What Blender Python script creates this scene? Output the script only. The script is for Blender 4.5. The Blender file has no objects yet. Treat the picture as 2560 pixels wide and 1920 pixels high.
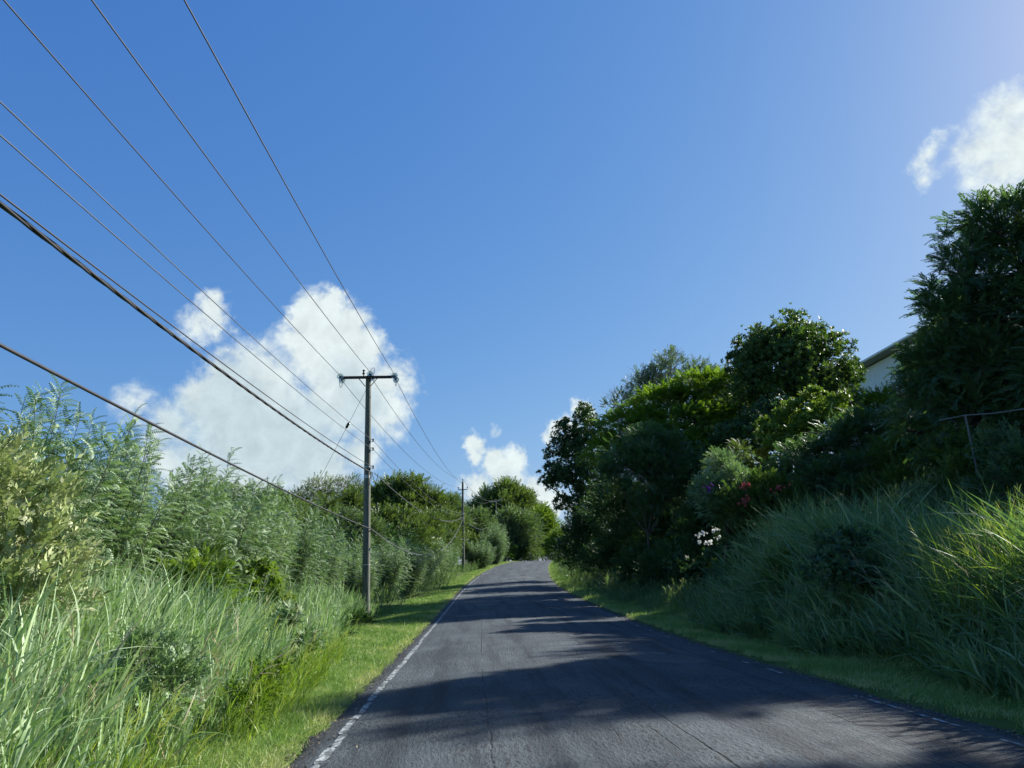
import bpy, math
import numpy as np
from mathutils import Vector, Matrix

sc = bpy.context.scene
COL = sc.collection
PI = math.pi

# ------------------------------------------------------------------ camera model
# pixel units of the 2560 x 1920 photograph; the camera stands over the left lane
FPX, PCX, PCY = 1862.0, 1280.0, 960.0
PITCH, YAW, ROLL = math.radians(14.725), math.radians(3.649), math.radians(1.5)
CAM = np.array([0.0, 0.0, 1.4])
fw = np.array([math.sin(YAW) * math.cos(PITCH), math.cos(YAW) * math.cos(PITCH), math.sin(PITCH)])
r0 = np.array([math.cos(YAW), -math.sin(YAW), 0.0])
u0 = np.cross(r0, fw)
rt = r0 * math.cos(ROLL) - u0 * math.sin(ROLL)
up = u0 * math.cos(ROLL) + r0 * math.sin(ROLL)


def ray(px, py):
    d = fw + rt * (px - PCX) / FPX - up * (py - PCY) / FPX
    return d / d[1]


def at(px, py, y):
    """the point seen at a pixel, y metres ahead"""
    return CAM + ray(px, py) * y


cam = bpy.data.cameras.new('camera')
cam.sensor_width = 36.0
cam.lens = 36.0 * FPX / 2560.0
cam.clip_start, cam.clip_end = 0.05, 9000.0
cam_ob = bpy.data.objects.new('camera', cam)
COL.objects.link(cam_ob)
M = Matrix.Identity(4)
for i in range(3):
    M[i][0], M[i][1], M[i][2], M[i][3] = rt[i], up[i], -fw[i], CAM[i]
cam_ob.matrix_world = M
sc.camera = cam_ob

# ------------------------------------------------------------------ light
SUN_AZ, SUN_EL = math.radians(62.0), math.radians(32.0)     # azimuth from +Y towards +X
EXPOSURE = 1.5
to_sun = Vector((math.sin(SUN_AZ) * math.cos(SUN_EL), math.cos(SUN_AZ) * math.cos(SUN_EL), math.sin(SUN_EL)))
sl = bpy.data.lights.new('sun', 'SUN')
sl.energy, sl.angle, sl.color = 4.1, math.radians(0.8), (1.0, 0.97, 0.89)
so = bpy.data.objects.new('sun', sl)
so.rotation_euler = to_sun.to_track_quat('Z', 'Y').to_euler()
so.location = (30, 20, 40)
COL.objects.link(so)
sc.view_settings.view_transform = 'Standard'
sc.view_settings.look = 'None'
sc.view_settings.gamma = 1.0
sc.view_settings.exposure = EXPOSURE
sc.cycles.max_bounces = 6
sc.cycles.diffuse_bounces = 3
sc.cycles.glossy_bounces = 2
sc.cycles.transmission_bounces = 4
sc.cycles.transparent_max_bounces = 6
sc.cycles.use_denoising = True
try:
    sc.cycles.denoiser = 'OPENIMAGEDENOISE'
    sc.cycles.denoising_input_passes = 'RGB_ALBEDO_NORMAL'
except Exception:
    pass
sc.cycles.caustics_reflective = False
sc.cycles.caustics_refractive = False


# ------------------------------------------------------------------ node helpers
class NT:
    def __init__(s, tree):
        s.t = tree
        s.n, s.l = tree.nodes, tree.links

    def new(s, typ, **kw):
        n = s.n.new(typ)
        for k, v in kw.items():
            setattr(n, k, v)
        return n

    def put(s, sock, v):
        if isinstance(v, bpy.types.NodeSocket):
            s.l.new(v, sock)
        elif v is not None:
            sock.default_value = v

    def math(s, op, a, b=None, c=None, clamp=False):
        n = s.new('ShaderNodeMath', operation=op, use_clamp=clamp)
        s.put(n.inputs[0], a)
        s.put(n.inputs[1], b)
        s.put(n.inputs[2], c)
        return n.outputs[0]

    def vmath(s, op, a, b=None):
        n = s.new('ShaderNodeVectorMath', operation=op)
        s.put(n.inputs[0], a)
        if op == 'SCALE':
            s.put(n.inputs['Scale'], b)
        else:
            s.put(n.inputs[1], b)
        return n.outputs['Value'] if op in ('DISTANCE', 'LENGTH', 'DOT_PRODUCT') else n.outputs[0]

    def noise(s, vec, scale, detail=2.0, rough=0.5, dist=0.0, color=False):
        n = s.new('ShaderNodeTexNoise')
        s.put(n.inputs['Vector'], vec)
        n.inputs['Scale'].default_value = scale
        n.inputs['Detail'].default_value = detail
        n.inputs['Roughness'].default_value = rough
        n.inputs['Distortion'].default_value = dist
        return n.outputs['Color'] if color else n.outputs[0]

    def ss(s, v, a, b, o0=0.0, o1=1.0):
        n = s.new('ShaderNodeMapRange', interpolation_type='SMOOTHSTEP')
        s.put(n.inputs[0], v)
        for i, q in enumerate((a, b, o0, o1)):
            s.put(n.inputs[i + 1], q)
        return n.outputs[0]

    def mix(s, f, a, b, blend='MIX'):
        n = s.new('ShaderNodeMix', data_type='RGBA', blend_type=blend)
        s.put(n.inputs[0], f)
        for sock, q in ((n.inputs[6], a), (n.inputs[7], b)):
            if not isinstance(q, bpy.types.NodeSocket) and len(q) == 3:
                q = (*q, 1)
            s.put(sock, q)
        return n.outputs[2]

    def ramp(s, f, stops):
        n = s.new('ShaderNodeValToRGB')
        s.put(n.inputs[0], f)
        e = n.color_ramp.elements
        while len(e) > 1:
            e.remove(e[-1])
        e[0].position, e[0].color = stops[0][0], (*stops[0][1], 1)
        for p, c in stops[1:]:
            q = e.new(p)
            q.color = (*c, 1)
        return n.outputs[0]

    def scaled(s, vec, xyz):
        return s.vmath('MULTIPLY', vec, xyz)


def material(name):
    m = bpy.data.materials.new(name)
    m.use_nodes = True
    m.node_tree.nodes.clear()
    nt = NT(m.node_tree)
    out = nt.new('ShaderNodeOutputMaterial')
    return m, nt, out


def principled(nt, out, color, rough=0.6, spec=0.4, metal=0.0, normal=None):
    b = nt.new('ShaderNodeBsdfPrincipled')
    nt.put(b.inputs['Base Color'], color if isinstance(color, bpy.types.NodeSocket) else (*color, 1))
    nt.put(b.inputs['Roughness'], rough)
    nt.put(b.inputs['Specular IOR Level'], spec)
    nt.put(b.inputs['Metallic'], metal)
    if normal is not None:
        nt.l.new(normal, b.inputs['Normal'])
    nt.l.new(b.outputs[0], out.inputs[0])
    return b


def bump(nt, h, strength, dist):
    n = nt.new('ShaderNodeBump')
    n.inputs['Strength'].default_value = strength
    n.inputs['Distance'].default_value = dist
    nt.l.new(h, n.inputs['Height'])
    return n.outputs[0]


def objco(nt):
    return nt.new('ShaderNodeTexCoord').outputs['Object']


def simple_mat(name, c1, c2, scale=8.0, rough=0.6, spec=0.4, metal=0.0, stretch=(1, 1, 1), bmp=0.0):
    m, nt, out = material(name)
    co = nt.scaled(objco(nt), stretch)
    n = nt.noise(co, scale, 4.0, 0.6)
    col = nt.mix(nt.ss(n, 0.3, 0.7), c1, c2)
    principled(nt, out, col, rough, spec, metal, bump(nt, n, bmp, 0.02) if bmp else None)
    return m


def leaf_mat(name, stops, rough=0.45, spec=0.45, trans=0.35, back=None, tcol=None):
    """leaf with a per-leaf tint, a paler underside and light coming through"""
    m, nt, out = material(name)
    at_ = nt.new('ShaderNodeAttribute', attribute_name='tint')
    col = nt.ramp(at_.outputs['Fac'], stops)
    if back:
        bf = nt.new('ShaderNodeNewGeometry').outputs['Backfacing']
        col2 = nt.mix(nt.math('MULTIPLY', bf, back[1]), col, back[0])
    else:
        col2 = col
    b = nt.new('ShaderNodeBsdfPrincipled')
    nt.put(b.inputs['Base Color'], col2)
    b.inputs['Roughness'].default_value = rough
    b.inputs['Specular IOR Level'].default_value = spec
    t = nt.new('ShaderNodeBsdfTranslucent')
    tc = nt.mix(1.0, col, tcol or (1.25, 1.35, 0.5), 'MULTIPLY')
    nt.put(t.inputs[0], tc)
    mx = nt.new('ShaderNodeMixShader')
    mx.inputs[0].default_value = trans
    nt.l.new(b.outputs[0], mx.inputs[1])
    nt.l.new(t.outputs[0], mx.inputs[2])
    nt.l.new(mx.outputs[0], out.inputs[0])
    return m


# ------------------------------------------------------------------ world: sky and clouds
def build_world():
    w = bpy.data.worlds.new('World')
    sc.world = w
    w.use_nodes = True
    w.cycles.sampling_method = 'MANUAL'
    w.cycles.sample_map_resolution = 256
    w.node_tree.nodes.clear()
    nt = NT(w.node_tree)
    out = nt.new('ShaderNodeOutputWorld')
    bg = nt.new('ShaderNodeBackground')
    sky = nt.new('ShaderNodeTexSky', sky_type='NISHITA')
    sky.sun_disc = False
    sky.sun_elevation = SUN_EL
    sky.sun_rotation = SUN_AZ
    sky.altitude = 0.0
    sky.air_density, sky.dust_density, sky.ozone_density = 1.0, 0.6, 2.0
    sep = nt.new('ShaderNodeSeparateColor')
    nt.l.new(sky.outputs[0], sep.inputs[0])
    cmb = nt.new('ShaderNodeCombineColor')
    # the camera's response to the bright sky: blue is compressed most
    for i, (a, g) in enumerate(SKY_RESPONSE):
        nt.l.new(nt.math('MULTIPLY', nt.math('POWER', sep.outputs[i], g), a), cmb.inputs[i])
    skyc = cmb.outputs[0]
    d = nt.vmath('NORMALIZE', nt.new('ShaderNodeTexCoord').outputs['Generated'])
    # soft wandering of the outlines, in two sizes
    w1 = nt.vmath('SUBTRACT', nt.noise(d, 22.0, 3.0, 0.55, color=True), (0.5, 0.5, 0.5))
    w2 = nt.vmath('SUBTRACT', nt.noise(d, 75.0, 3.0, 0.6, color=True), (0.5, 0.5, 0.5))
    dw = nt.vmath('ADD', d, nt.vmath('ADD', nt.vmath('SCALE', w1, 0.036), nt.vmath('SCALE', w2, 0.022)))

    def field(blobs, vec):
        f = None
        for (x, y, r, k) in blobs:
            c = ray(x, y)
            c = c / np.linalg.norm(c)
            dist = nt.vmath('DISTANCE', vec, tuple(c))
            v = nt.math('MULTIPLY_ADD', dist, -k * FPX / r, k)
            f = v if f is None else nt.math('SMOOTH_MAX', f, v, 0.18)
        return f
    B = [  # big cloud behind the near pole
        (838, 752, 34, 1), (803, 792, 85, 1), (868, 832, 90, 1), (769, 806, 62, 1), (892, 868, 85, 1),
        (807, 875, 125, 1), (975, 952, 78, .75), (1012, 968, 40, .5), (965, 1030, 90, .8), (865, 980, 150, 1),
        (730, 860, 60, .55), (590, 886, 36, .5), (557, 950, 80, .9), (640, 972, 140, 1), (510, 1000, 85, .9),
        (596, 1065, 150, 1), (711, 1084, 165, 1), (788, 1165, 130, 1), (634, 1165, 130, 1), (420, 1070, 80, .7),
        (335, 1008, 60, .5), (404, 1145, 75, .7), (905, 1130, 70, .7), (500, 1170, 110, .9),
        # little cloud
        (530, 780, 58, .75), (492, 815, 60, .6), (545, 828, 44, .55),
        # cloud over the far trees
        (1190, 1116, 36, 1), (1182, 1140, 34, 1), (1232, 1152, 46, 1), (1275, 1160, 48, 1), (1265, 1195, 62, 1),
        (1193, 1220, 52, .8), (1339, 1226, 58, .8), (1362, 1255, 60, 1), (1313, 1258, 66, 1), (1242, 1086, 26, .4),
        # behind the dark lacy tree
        (1453, 1022, 34, 1), (1398, 1064, 32, .8), (1378, 1086, 28, .8), (1425, 1060, 34, .8), (1440, 1110, 40, .8),
        # bright cloud at upper right
        (2524, 272, 66, .55), (2489, 305, 62, .5), (2516, 314, 80, .55), (2550, 362, 100, .72), (2462, 374, 88, .58),
        (2424, 382, 60, .5), (2507, 428, 98, .6), (2345, 350, 34, .45), (2319, 374, 36, .5), (2312, 402, 36, .48),
        (2312, 438, 40, .42), (2362, 372, 26, .4), (2428, 460, 44, .42), (2390, 400, 30, .3), (2600, 420, 80, .8)]
    f = field(B, dw)
    n1 = nt.noise(d, 42.0, 6.0, 0.6, 0.3)
    n2 = nt.noise(d, 15.0, 4.0, 0.55)
    g = nt.math('ADD', f, nt.math('MULTIPLY_ADD', n1, 0.70, -0.33))
    dens = nt.ss(g, 0.03, 0.56)
    # thicker, less lit lower body of the big cloud
    D = [(600, 1010, 150, 1), (650, 1090, 190, 1), (760, 1120, 190, 1), (500, 1090, 140, 1), (900, 1030, 110, .8),
         (1260, 1215, 70, .6), (860, 950, 90, .6)]
    g2 = field(D, dw)
    dark = nt.ss(nt.math('ADD', g2, nt.math('MULTIPLY_ADD', n2, 0.9, -0.45)), 0.0, 0.7)
    fine = nt.math('MULTIPLY_ADD', n1, 0.5, 0.74)
    e = 2.0 ** -EXPOSURE / SKY_STR
    lit = tuple(v * e for v in (0.82, 0.91, 0.90))
    dim = tuple(v * e for v in (0.53, 0.67, 0.73))
    cc = nt.mix(nt.math('MULTIPLY', dark, 0.75), lit, dim)
    cc = nt.vmath('SCALE', cc, fine)
    col = nt.mix(nt.math('MULTIPLY', dens, 0.94), skyc, cc)
    nt.l.new(col, bg.inputs[0])
    bg.inputs[1].default_value = SKY_STR
    nt.l.new(bg.outputs[0], out.inputs[0])


SKY_STR = 0.10
SKY_RESPONSE = ((0.258, 1.06), (0.540, 0.72), (1.366, 0.38))
build_world()


# ------------------------------------------------------------------ objects and tags
def tag(o, label=None, cat=None, group=None, kind=None):
    for k, v in (('label', label), ('category', cat), ('group', group), ('kind', kind)):
        if v:
            o[k] = v
    return o


def empty(name, loc, label, cat, group=None):
    o = bpy.data.objects.new(name, None)
    o.empty_display_size = 0.3
    COL.objects.link(o)
    o.location = loc
    return tag(o, label, cat, group)


def link(name, me, mat, parent=None, loc=None):
    o = bpy.data.objects.new(name, me)
    if mat is not None and not me.materials:
        me.materials.append(mat)
    COL.objects.link(o)
    if parent is not None:
        o.parent = parent
    if loc is not None:
        o.location = loc
    return o


def copy_tree(o, parent=None):
    c = o.copy()
    COL.objects.link(c)
    if parent is not None:
        c.parent = parent
    for ch in list(o.children):
        copy_tree(ch, c)
    return c


def np_mesh(name, V, Q, tint=None, smooth=False, tri=None):
    V = np.asarray(V, dtype=np.float32).reshape(-1, 3)
    Q = np.asarray(Q, dtype=np.int32)
    me = bpy.data.meshes.new(name)
    k = Q.shape[1]
    nf = len(Q)
    me.vertices.add(len(V))
    me.vertices.foreach_set('co', V.ravel())
    me.loops.add(nf * k)
    me.loops.foreach_set('vertex_index', Q.ravel())
    me.polygons.add(nf)
    me.polygons.foreach_set('loop_start', np.arange(nf, dtype=np.int32) * k)
    if smooth:
        me.polygons.foreach_set('use_smooth', np.ones(nf, dtype=bool))
    if tint is not None:
        a = me.attributes.new('tint', 'FLOAT', 'POINT')
        a.data.foreach_set('value', np.asarray(tint, dtype=np.float32).ravel())
    me.update(calc_edges=True)
    return me


class MB:
    """collects shapes into one mesh"""
    def __init__(s):
        s.v, s.f = [], []

    def add(s, v, f):
        b = len(s.v)
        s.v += [tuple(map(float, q)) for q in v]
        s.f += [tuple(b + i for i in q) for q in f]

    def box(s, c, size, rot=None, bev=0.0):
        hx, hy, hz = (q / 2 for q in size)
        b = min(bev, hx * .9, hy * .9, hz * .9)
        pts = []
        if b <= 0:
            for z in (-hz, hz):
                pts += [(-hx, -hy, z), (hx, -hy, z), (hx, hy, z), (-hx, hy, z)]
            fs = [(3, 2, 1, 0), (4, 5, 6, 7), (0, 1, 5, 4), (1, 2, 6, 5), (2, 3, 7, 6), (3, 0, 4, 7)]
        else:
            rings = [(-hz, b), (-hz + b, 0), (hz - b, 0), (hz, b)]
            for z, i in rings:
                x, y = hx - i, hy - i
                q = b if i == 0 else b * .5
                pts += [(-x + q, -y, z), (x - q, -y, z), (x, -y + q, z), (x, y - q, z), (x - q, y, z), (-x + q, y, z), (-x, y - q, z), (-x, -y + q, z)]
            fs = [tuple(range(7, -1, -1)), tuple(range(24, 32))]
            for r in range(3):
                for k in range(8):
                    a, d = r * 8 + k, r * 8 + (k + 1) % 8
                    fs.append((a, d, d + 8, a + 8))
        R = Matrix(rot) if rot is not None else None
        out = []
        for p in pts:
            p = Vector(p)
            if R is not None:
                p = R @ p
            out.append((p.x + c[0], p.y + c[1], p.z + c[2]))
        s.add(out, fs)

    def tube(s, pts, rad, n=8, cap=True):
        pts = [np.array(p, float) for p in pts]
        if not hasattr(rad, '__len__'):
            rad = [rad] * len(pts)
        vs, fs = [], []
        ref = None
        for i, p in enumerate(pts):
            t = pts[min(i + 1, len(pts) - 1)] - pts[max(i - 1, 0)]
            t = t / (np.linalg.norm(t) + 1e-9)
            if ref is None:
                ref = np.array([0, 0, 1.]) if abs(t[2]) < .9 else np.array([1., 0, 0])
            a = np.cross(t, ref)
            a /= np.linalg.norm(a) + 1e-9
            b = np.cross(a, t)
            ref = b
            for k in range(n):
                g = 2 * PI * k / n
                vs.append(p + rad[i] * (a * math.cos(g) + b * math.sin(g)))
        for i in range(len(pts) - 1):
            for k in range(n):
                k2 = (k + 1) % n
                fs.append((i * n + k, i * n + k2, (i + 1) * n + k2, (i + 1) * n + k))
        if cap:
            fs.append(tuple(range(n - 1, -1, -1)))
            fs.append(tuple((len(pts) - 1) * n + k for k in range(n)))
        s.add(vs, fs)

    def lathe(s, prof, c, axis=(0, 0, 1), n=20):
        ax = np.array(axis, float)
        ax /= np.linalg.norm(ax)
        ref = np.array([0, 0, 1.]) if abs(ax[2]) < .9 else np.array([1., 0, 0])
        a = np.cross(ax, ref)
        a /= np.linalg.norm(a)
        b = np.cross(ax, a)
        vs, fs = [], []
        for r, h in prof:
            for k in range(n):
                g = 2 * PI * k / n
                vs.append(np.array(c) + ax * h + r * (a * math.cos(g) + b * math.sin(g)))
        for i in range(len(prof) - 1):
            for k in range(n):
                k2 = (k + 1) % n
                fs.append((i * n + k, i * n + k2, (i + 1) * n + k2, (i + 1) * n + k))
        fs.append(tuple(range(n - 1, -1, -1)))
        fs.append(tuple((len(prof) - 1) * n + k for k in range(n)))
        s.add(vs, fs)

    def build(s, name, mat, parent=None, smooth=True, loc=None):
        me = bpy.data.meshes.new(name)
        me.from_pydata(s.v, [], s.f)
        me.update()
        if smooth:
            for p in me.polygons:
                p.use_smooth = len(p.vertices) == 4
            try:
                me.set_sharp_from_angle(angle=math.radians(40))
            except Exception:
                pass
        return link(name, me, mat, parent, loc)


# ------------------------------------------------------------------ road line and terrain
_Y = np.array([-120, -60, 0, 10, 14, 20, 31.5, 48.5, 61, 74, 92, 113, 130, 150, 180, 220, 300, 400.])
_X = np.array([-1.0, -1.2, -1.24, -1.24, -1.2, -1.1, -.85, -.3, .45, 1.7, 3.7, 6.9, 10.6, 16.5, 28, 47, 90, 150.])
_Z = np.array([0, 0, 0, 0, 0.01, .06, .31, .86, 1.45, 2.2, 3.1, 4.05, 4.25, 3.7, 2.2, 0, -3, -5.])
_yy = np.linspace(-120, 400, 2081)


def _smooth(v):
    a = np.interp(_yy, _Y, v)
    k = np.exp(-0.5 * (np.arange(-24, 25) * 0.25 / 3.0) ** 2)
    k /= k.sum()
    p = np.pad(a, 24, mode='edge')
    return np.convolve(p, k, 'valid')


_xl, _zr = _smooth(_X), _smooth(_Z)
HALF = 2.87          # centre line to white edge line


def xc(y):
    return np.interp(y, _yy, _xl) + HALF


def zroad(y):
    return np.interp(y, _yy, _zr)


def H(x, y):
    """height of the ground"""
    x, y = np.asarray(x, float), np.asarray(y, float)
    s = x - xc(y)
    z = zroad(y)
    el = np.maximum(-s - 3.2, 0.0)
    er = np.maximum(s - 4.4, 0.0)
    left = -0.05 * np.minimum(el, 4) - 0.02 * np.clip(el - 4, 0, 30)
    bank = 0.42 * np.minimum(er, 2.1) + 0.75 * np.clip(er - 2.1, 0, 2.6) + 0.33 * np.clip(er - 4.7, 0, 16) + 0.12 * np.clip(er - 20.7, 0, 60)
    fade = np.exp(-np.maximum(np.hypot(x, y) - 150, 0) / 250.0)
    wob = 0.10 * np.sin(x * .7 + 1.3) * np.sin(y * .45 + .4) + 0.05 * np.sin(x * 1.9 + y * .8)
    amt = np.clip((np.abs(s) - 3.6) / 2.0, 0, 1)
    return z + left + bank * fade + wob * amt


def graded(lo, hi, a, b, step, grow=1.22):
    c = list(np.arange(a, b + 1e-6, step))
    st = step
    while c[-1] < hi:
        st *= grow
        c.append(c[-1] + st)
    st = step
    while c[0] > lo:
        st *= grow
        c.insert(0, c[0] - st)
    return np.array(c)


def grid_faces(ny, nx):
    i = np.arange(ny - 1)[:, None] * nx + np.arange(nx - 1)[None, :]
    i = i.ravel()
    return np.stack([i, i + 1, i + nx + 1, i + nx], 1)


def ground_mat():
    m, nt, out = material('ground_soil_and_grass')
    co = objco(nt)
    n1 = nt.noise(co, 0.9, 5, 0.6)
    n2 = nt.noise(co, 9.0, 4, 0.65)
    c = nt.mix(nt.ss(n1, .35, .65), (0.060, 0.105, 0.022), (0.095, 0.140, 0.034))
    c = nt.mix(nt.ss(n2, .5, .78), c, (0.085, 0.068, 0.04))
    principled(nt, out, c, 0.95, 0.1, 0, bump(nt, n2, .6, .05))
    return m


gx = graded(-2500, 2500, -14, 24, 0.5)
gy = graded(-300, 4000, -12, 132, 0.75)
GX, GY = np.meshgrid(gx, gy)
GZ = H(GX, GY)
sg = np.abs(GX - xc(GY))
GZ = GZ - 0.10 * np.clip((3.35 - sg) / 0.3, 0, 1)
ground = link('ground', np_mesh('ground', np.stack([GX, GY, GZ], -1), grid_faces(len(gy), len(gx)), smooth=True), ground_mat())
tag(ground, kind='structure')


def road_mat():
    m, nt, out = material('worn_asphalt')
    co = objco(nt)
    s = nt.new('ShaderNodeAttribute', attribute_name='across').outputs['Fac']
    big = nt.noise(co, 0.55, 4, 0.6)
    streak = nt.noise(nt.scaled(co, (3.2, 0.22, 1)), 1.0, 5, 0.62)
    mid = nt.noise(co, 5.5, 5, 0.65)
    grain = nt.noise(co, 55.0, 4, 0.75)
    pit = nt.noise(nt.scaled(co, (1.0, 0.35, 1)), 26.0, 4, 0.7)
    base = nt.mix(nt.ss(big, .32, .68), (0.0371, 0.0495, 0.0583), (0.0672, 0.0831, 0.0937))
    base = nt.mix(nt.math('MULTIPLY', nt.ss(streak, .46, .66), .8), base, (0.0248, 0.0318, 0.0389))
    base = nt.mix(nt.math('MULTIPLY', nt.ss(mid, .58, .75), .55), base, (0.0955, 0.1114, 0.1185))
    # tracks polished by wheels, a little darker
    trk = None
    for c0 in (-2.15, -0.75, 0.95, 2.2):
        d_ = nt.math('ABSOLUTE', nt.math('SUBTRACT', s, c0))
        v = nt.ss(d_, 0.45, 0.1)
        trk = v if trk is None else nt.math('MAXIMUM', trk, v)
    base = nt.mix(nt.math('MULTIPLY', trk, nt.ss(streak, .35, .6)), base, nt.mix(1.0, base, (0.60, 0.63, 0.68), 'MULTIPLY'))
    # old repair patches, paler and smoother
    patch = nt.ss(nt.noise(nt.scaled(co, (1.0, .55, 1)), 0.42, 1.0, 0.4), .63, .66)
    base = nt.mix(nt.math('MULTIPLY', patch, .5), base, (0.1167, 0.1308, 0.1308))
    # pits where stones tore out
    pits = nt.math('MULTIPLY', nt.ss(pit, .52, .58), nt.ss(nt.noise(nt.scaled(co, (1, .5, 1)), 0.9, 4, .65), .42, .56))
    base = nt.mix(nt.math('MULTIPLY', pits, .9), base, (0.0177, 0.0194, 0.0212))
    # long seams and cracks
    wob = nt.math('MULTIPLY_ADD', nt.noise(nt.scaled(co, (1, .45, 1)), 1.3, 6, .62), 0.18, -0.09)
    crack = None
    for c0, wd, th in ((-1.45, .013, .47), (0.30, .018, .47), (1.05, .012, .52), (0.62, .014, .54), (-0.3, .012, .56), (2.0, .014, .5), (0.05, .012, .55)):
        d_ = nt.math('ABSOLUTE', nt.math('SUBTRACT', nt.math('ADD', s, wob), c0))
        v = nt.math('MULTIPLY', nt.ss(d_, wd, wd * .3), nt.ss(nt.noise(nt.scaled(co, (1, .5, 1)), 0.9 + c0 * .07, 3, .6), th, th + .08))
        crack = v if crack is None else nt.math('MAXIMUM', crack, v)
    crack = nt.math('MULTIPLY', crack, nt.ss(nt.noise(co, 14.0, 3, .7), .40, .52))
    base = nt.mix(nt.math('MULTIPLY', crack, .6), base, (0.0141, 0.0159, 0.0177))
    # outer strip beyond the white line: darker, dirtier
    edge = nt.ss(nt.math('ADD', nt.math('ABSOLUTE', s), nt.math('MULTIPLY_ADD', mid, .12, -.06)), 2.93, 3.02)
    base = nt.mix(nt.math('MULTIPLY', edge, .7), base, (0.0460, 0.0495, 0.0548))
    base = nt.mix(nt.ss(grain, .25, .8), nt.mix(1.0, base, (0.52, 0.52, 0.52), 'MULTIPLY'), nt.mix(1.0, base, (1.48, 1.48, 1.46), 'MULTIPLY'))
    h = nt.math('ADD', nt.math('MULTIPLY', grain, .35), nt.math('MULTIPLY', pit, 1.0))
    h = nt.math('SUBTRACT', h, nt.math('MULTIPLY', crack, 1.2))
    principled(nt, out, base, 0.82, 0.3, 0, bump(nt, h, 1.0, .03))
    return m


def build_road():
    rng = np.random.RandomState(5)
    y = np.concatenate([np.arange(-30, 30, .25), np.arange(30, 60, .5), np.arange(60, 260, 1.0)])
    cs = np.array([-3.26, -3.13, -2.9, -2.2, -1.45, -.7, 0, .7, 1.45, 2.2, 2.9, 3.2, 3.36])
    cz = np.array([-.16, -.035, -.015, .0, .02, .03, .035, .03, .02, .0, -.015, -.035, -.16])
    Yg, S = np.meshgrid(y, cs, indexing='ij')
    dx = np.gradient(xc(y), y)
    nl = np.sqrt(1 + dx * dx)
    j = .03 * np.sin(y * 2.1) + .03 * np.sin(y * 5.3 + 1) + rng.normal(0, .018, len(y))
    j2 = .03 * np.sin(y * 1.7 + 2) + .03 * np.sin(y * 4.7) + rng.normal(0, .018, len(y))
    S = S.copy()
    S[:, :2] += j[:, None]
    S[:, -2:] += j2[:, None]
    X = xc(y)[:, None] + S / nl[:, None]
    Yv = Yg - S * (dx / nl)[:, None]
    Z = zroad(y)[:, None] + cz[None, :]
    me = np_mesh('road', np.stack([X, Yv, Z], -1), grid_faces(len(y), len(cs))[:, ::-1][:, ::-1], smooth=True)
    a = me.attributes.new('across', 'FLOAT', 'POINT')
    a.data.foreach_set('value', S.astype(np.float32).ravel())
    tag(link('road', me, road_mat()), kind='structure')


build_road()


def paint_mat():
    m, nt, out = material('worn_white_road_paint')
    co = objco(nt)
    n = nt.noise(nt.scaled(co, (1, .6, 1)), 16, 5, .7)
    c = nt.mix(nt.ss(n, .40, .55), (0.34, 0.37, 0.37), (0.08, 0.09, 0.09))
    principled(nt, out, c, .75, .3)
    return m


PAINT = paint_mat()


def edge_line(name, side, width, gapr, seed, y0, y1):
    """a worn painted line: ragged pieces with bare asphalt between"""
    rng = np.random.RandomState(seed)
    V, Q = [], []
    y = y0
    while y < y1:
        ln = rng.uniform(.25, 1.7) * (0.3 if gapr > .4 else 1.0)
        n = max(2, int(ln / .07))
        w = width * rng.uniform(.75, 1.05)
        off = rng.normal(0, .008)
        b = len(V)
        for k in range(n + 1):
            t = k / n
            taper = min(1, .7 + ln * 6 * t, .7 + ln * 6 * (1 - t))
            yy_ = y + ln * t
            for e in (-1, 1):
                s = side * HALF + off + e * w / 2 * taper + rng.normal(0, .0035)
                zz = zroad(yy_) - 0.012 + 0.004 + (0.0 if abs(s) < 2.9 else -0.004)
                cz_ = np.interp(abs(s), [2.2, 2.9, 3.17], [0, -.015, -.035])
                V.append((xc(yy_) + s, yy_ + rng.normal(0, .012) * (k in (0, n)), zroad(yy_) + cz_ + .005))
        for k in range(n):
            Q.append((b + 2 * k, b + 2 * k + 1, b + 2 * k + 3, b + 2 * k + 2))
        y += ln + (rng.uniform(.012, .11) if rng.rand() > gapr else rng.uniform(.3, 2.2))
    tag(link(name, np_mesh(name, V, Q), PAINT), kind='structure')


edge_line('road_edge_line', -1, .088, .07, 3, 2.2, 112)
edge_line('road_edge_line', 1, .055, .68, 9, 4.0, 100)

# ------------------------------------------------------------------ leaves: small meshes that are repeated through a crown


def leaf_quads(p, d, n, L, W, fold=.25):
    """one leaf: base, side, tip, side - folded along its midrib"""
    d = d / np.linalg.norm(d)
    s = np.cross(n, d)
    s /= np.linalg.norm(s) + 1e-9
    n2 = np.cross(d, s)
    m = p + d * L * .48
    return [p, m + s * W / 2 + n2 * W * fold, p + d * L, m - s * W / 2 + n2 * W * fold]


def sprig_pinnate(n=9, droop=.35, ll=.22, lw=.085, fall=.5, seed=0):
    """feather leaf of length 1 along +X, leaflets in pairs hanging to both sides"""
    rng = np.random.RandomState(seed)
    V = []
    for i in range(n):
        t = .12 + .88 * i / (n - 1)
        p = np.array([t - .12 * t * t, 0, .10 * t - droop * t * t])
        sc_ = math.sin(PI * (.18 + .72 * t)) ** .6
        for sd in (-1, 1):
            d = np.array([.45 + .3 * t, sd, -fall + rng.normal(0, .12)])
            V += leaf_quads(p, d, np.array([0, 0, 1.]), ll * sc_, lw, .15)
    for a, b in ((0, .5), (.5, 1)):
        pa = np.array([a - .12 * a * a, 0, .10 * a - droop * a * a])
        pb = np.array([b - .12 * b * b, 0, .10 * b - droop * b * b])
        V += [pa + (0, .012, 0), pb + (0, .009, 0), pb - (0, .009, 0), pa - (0, .012, 0)]
    return np.array(V)


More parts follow.
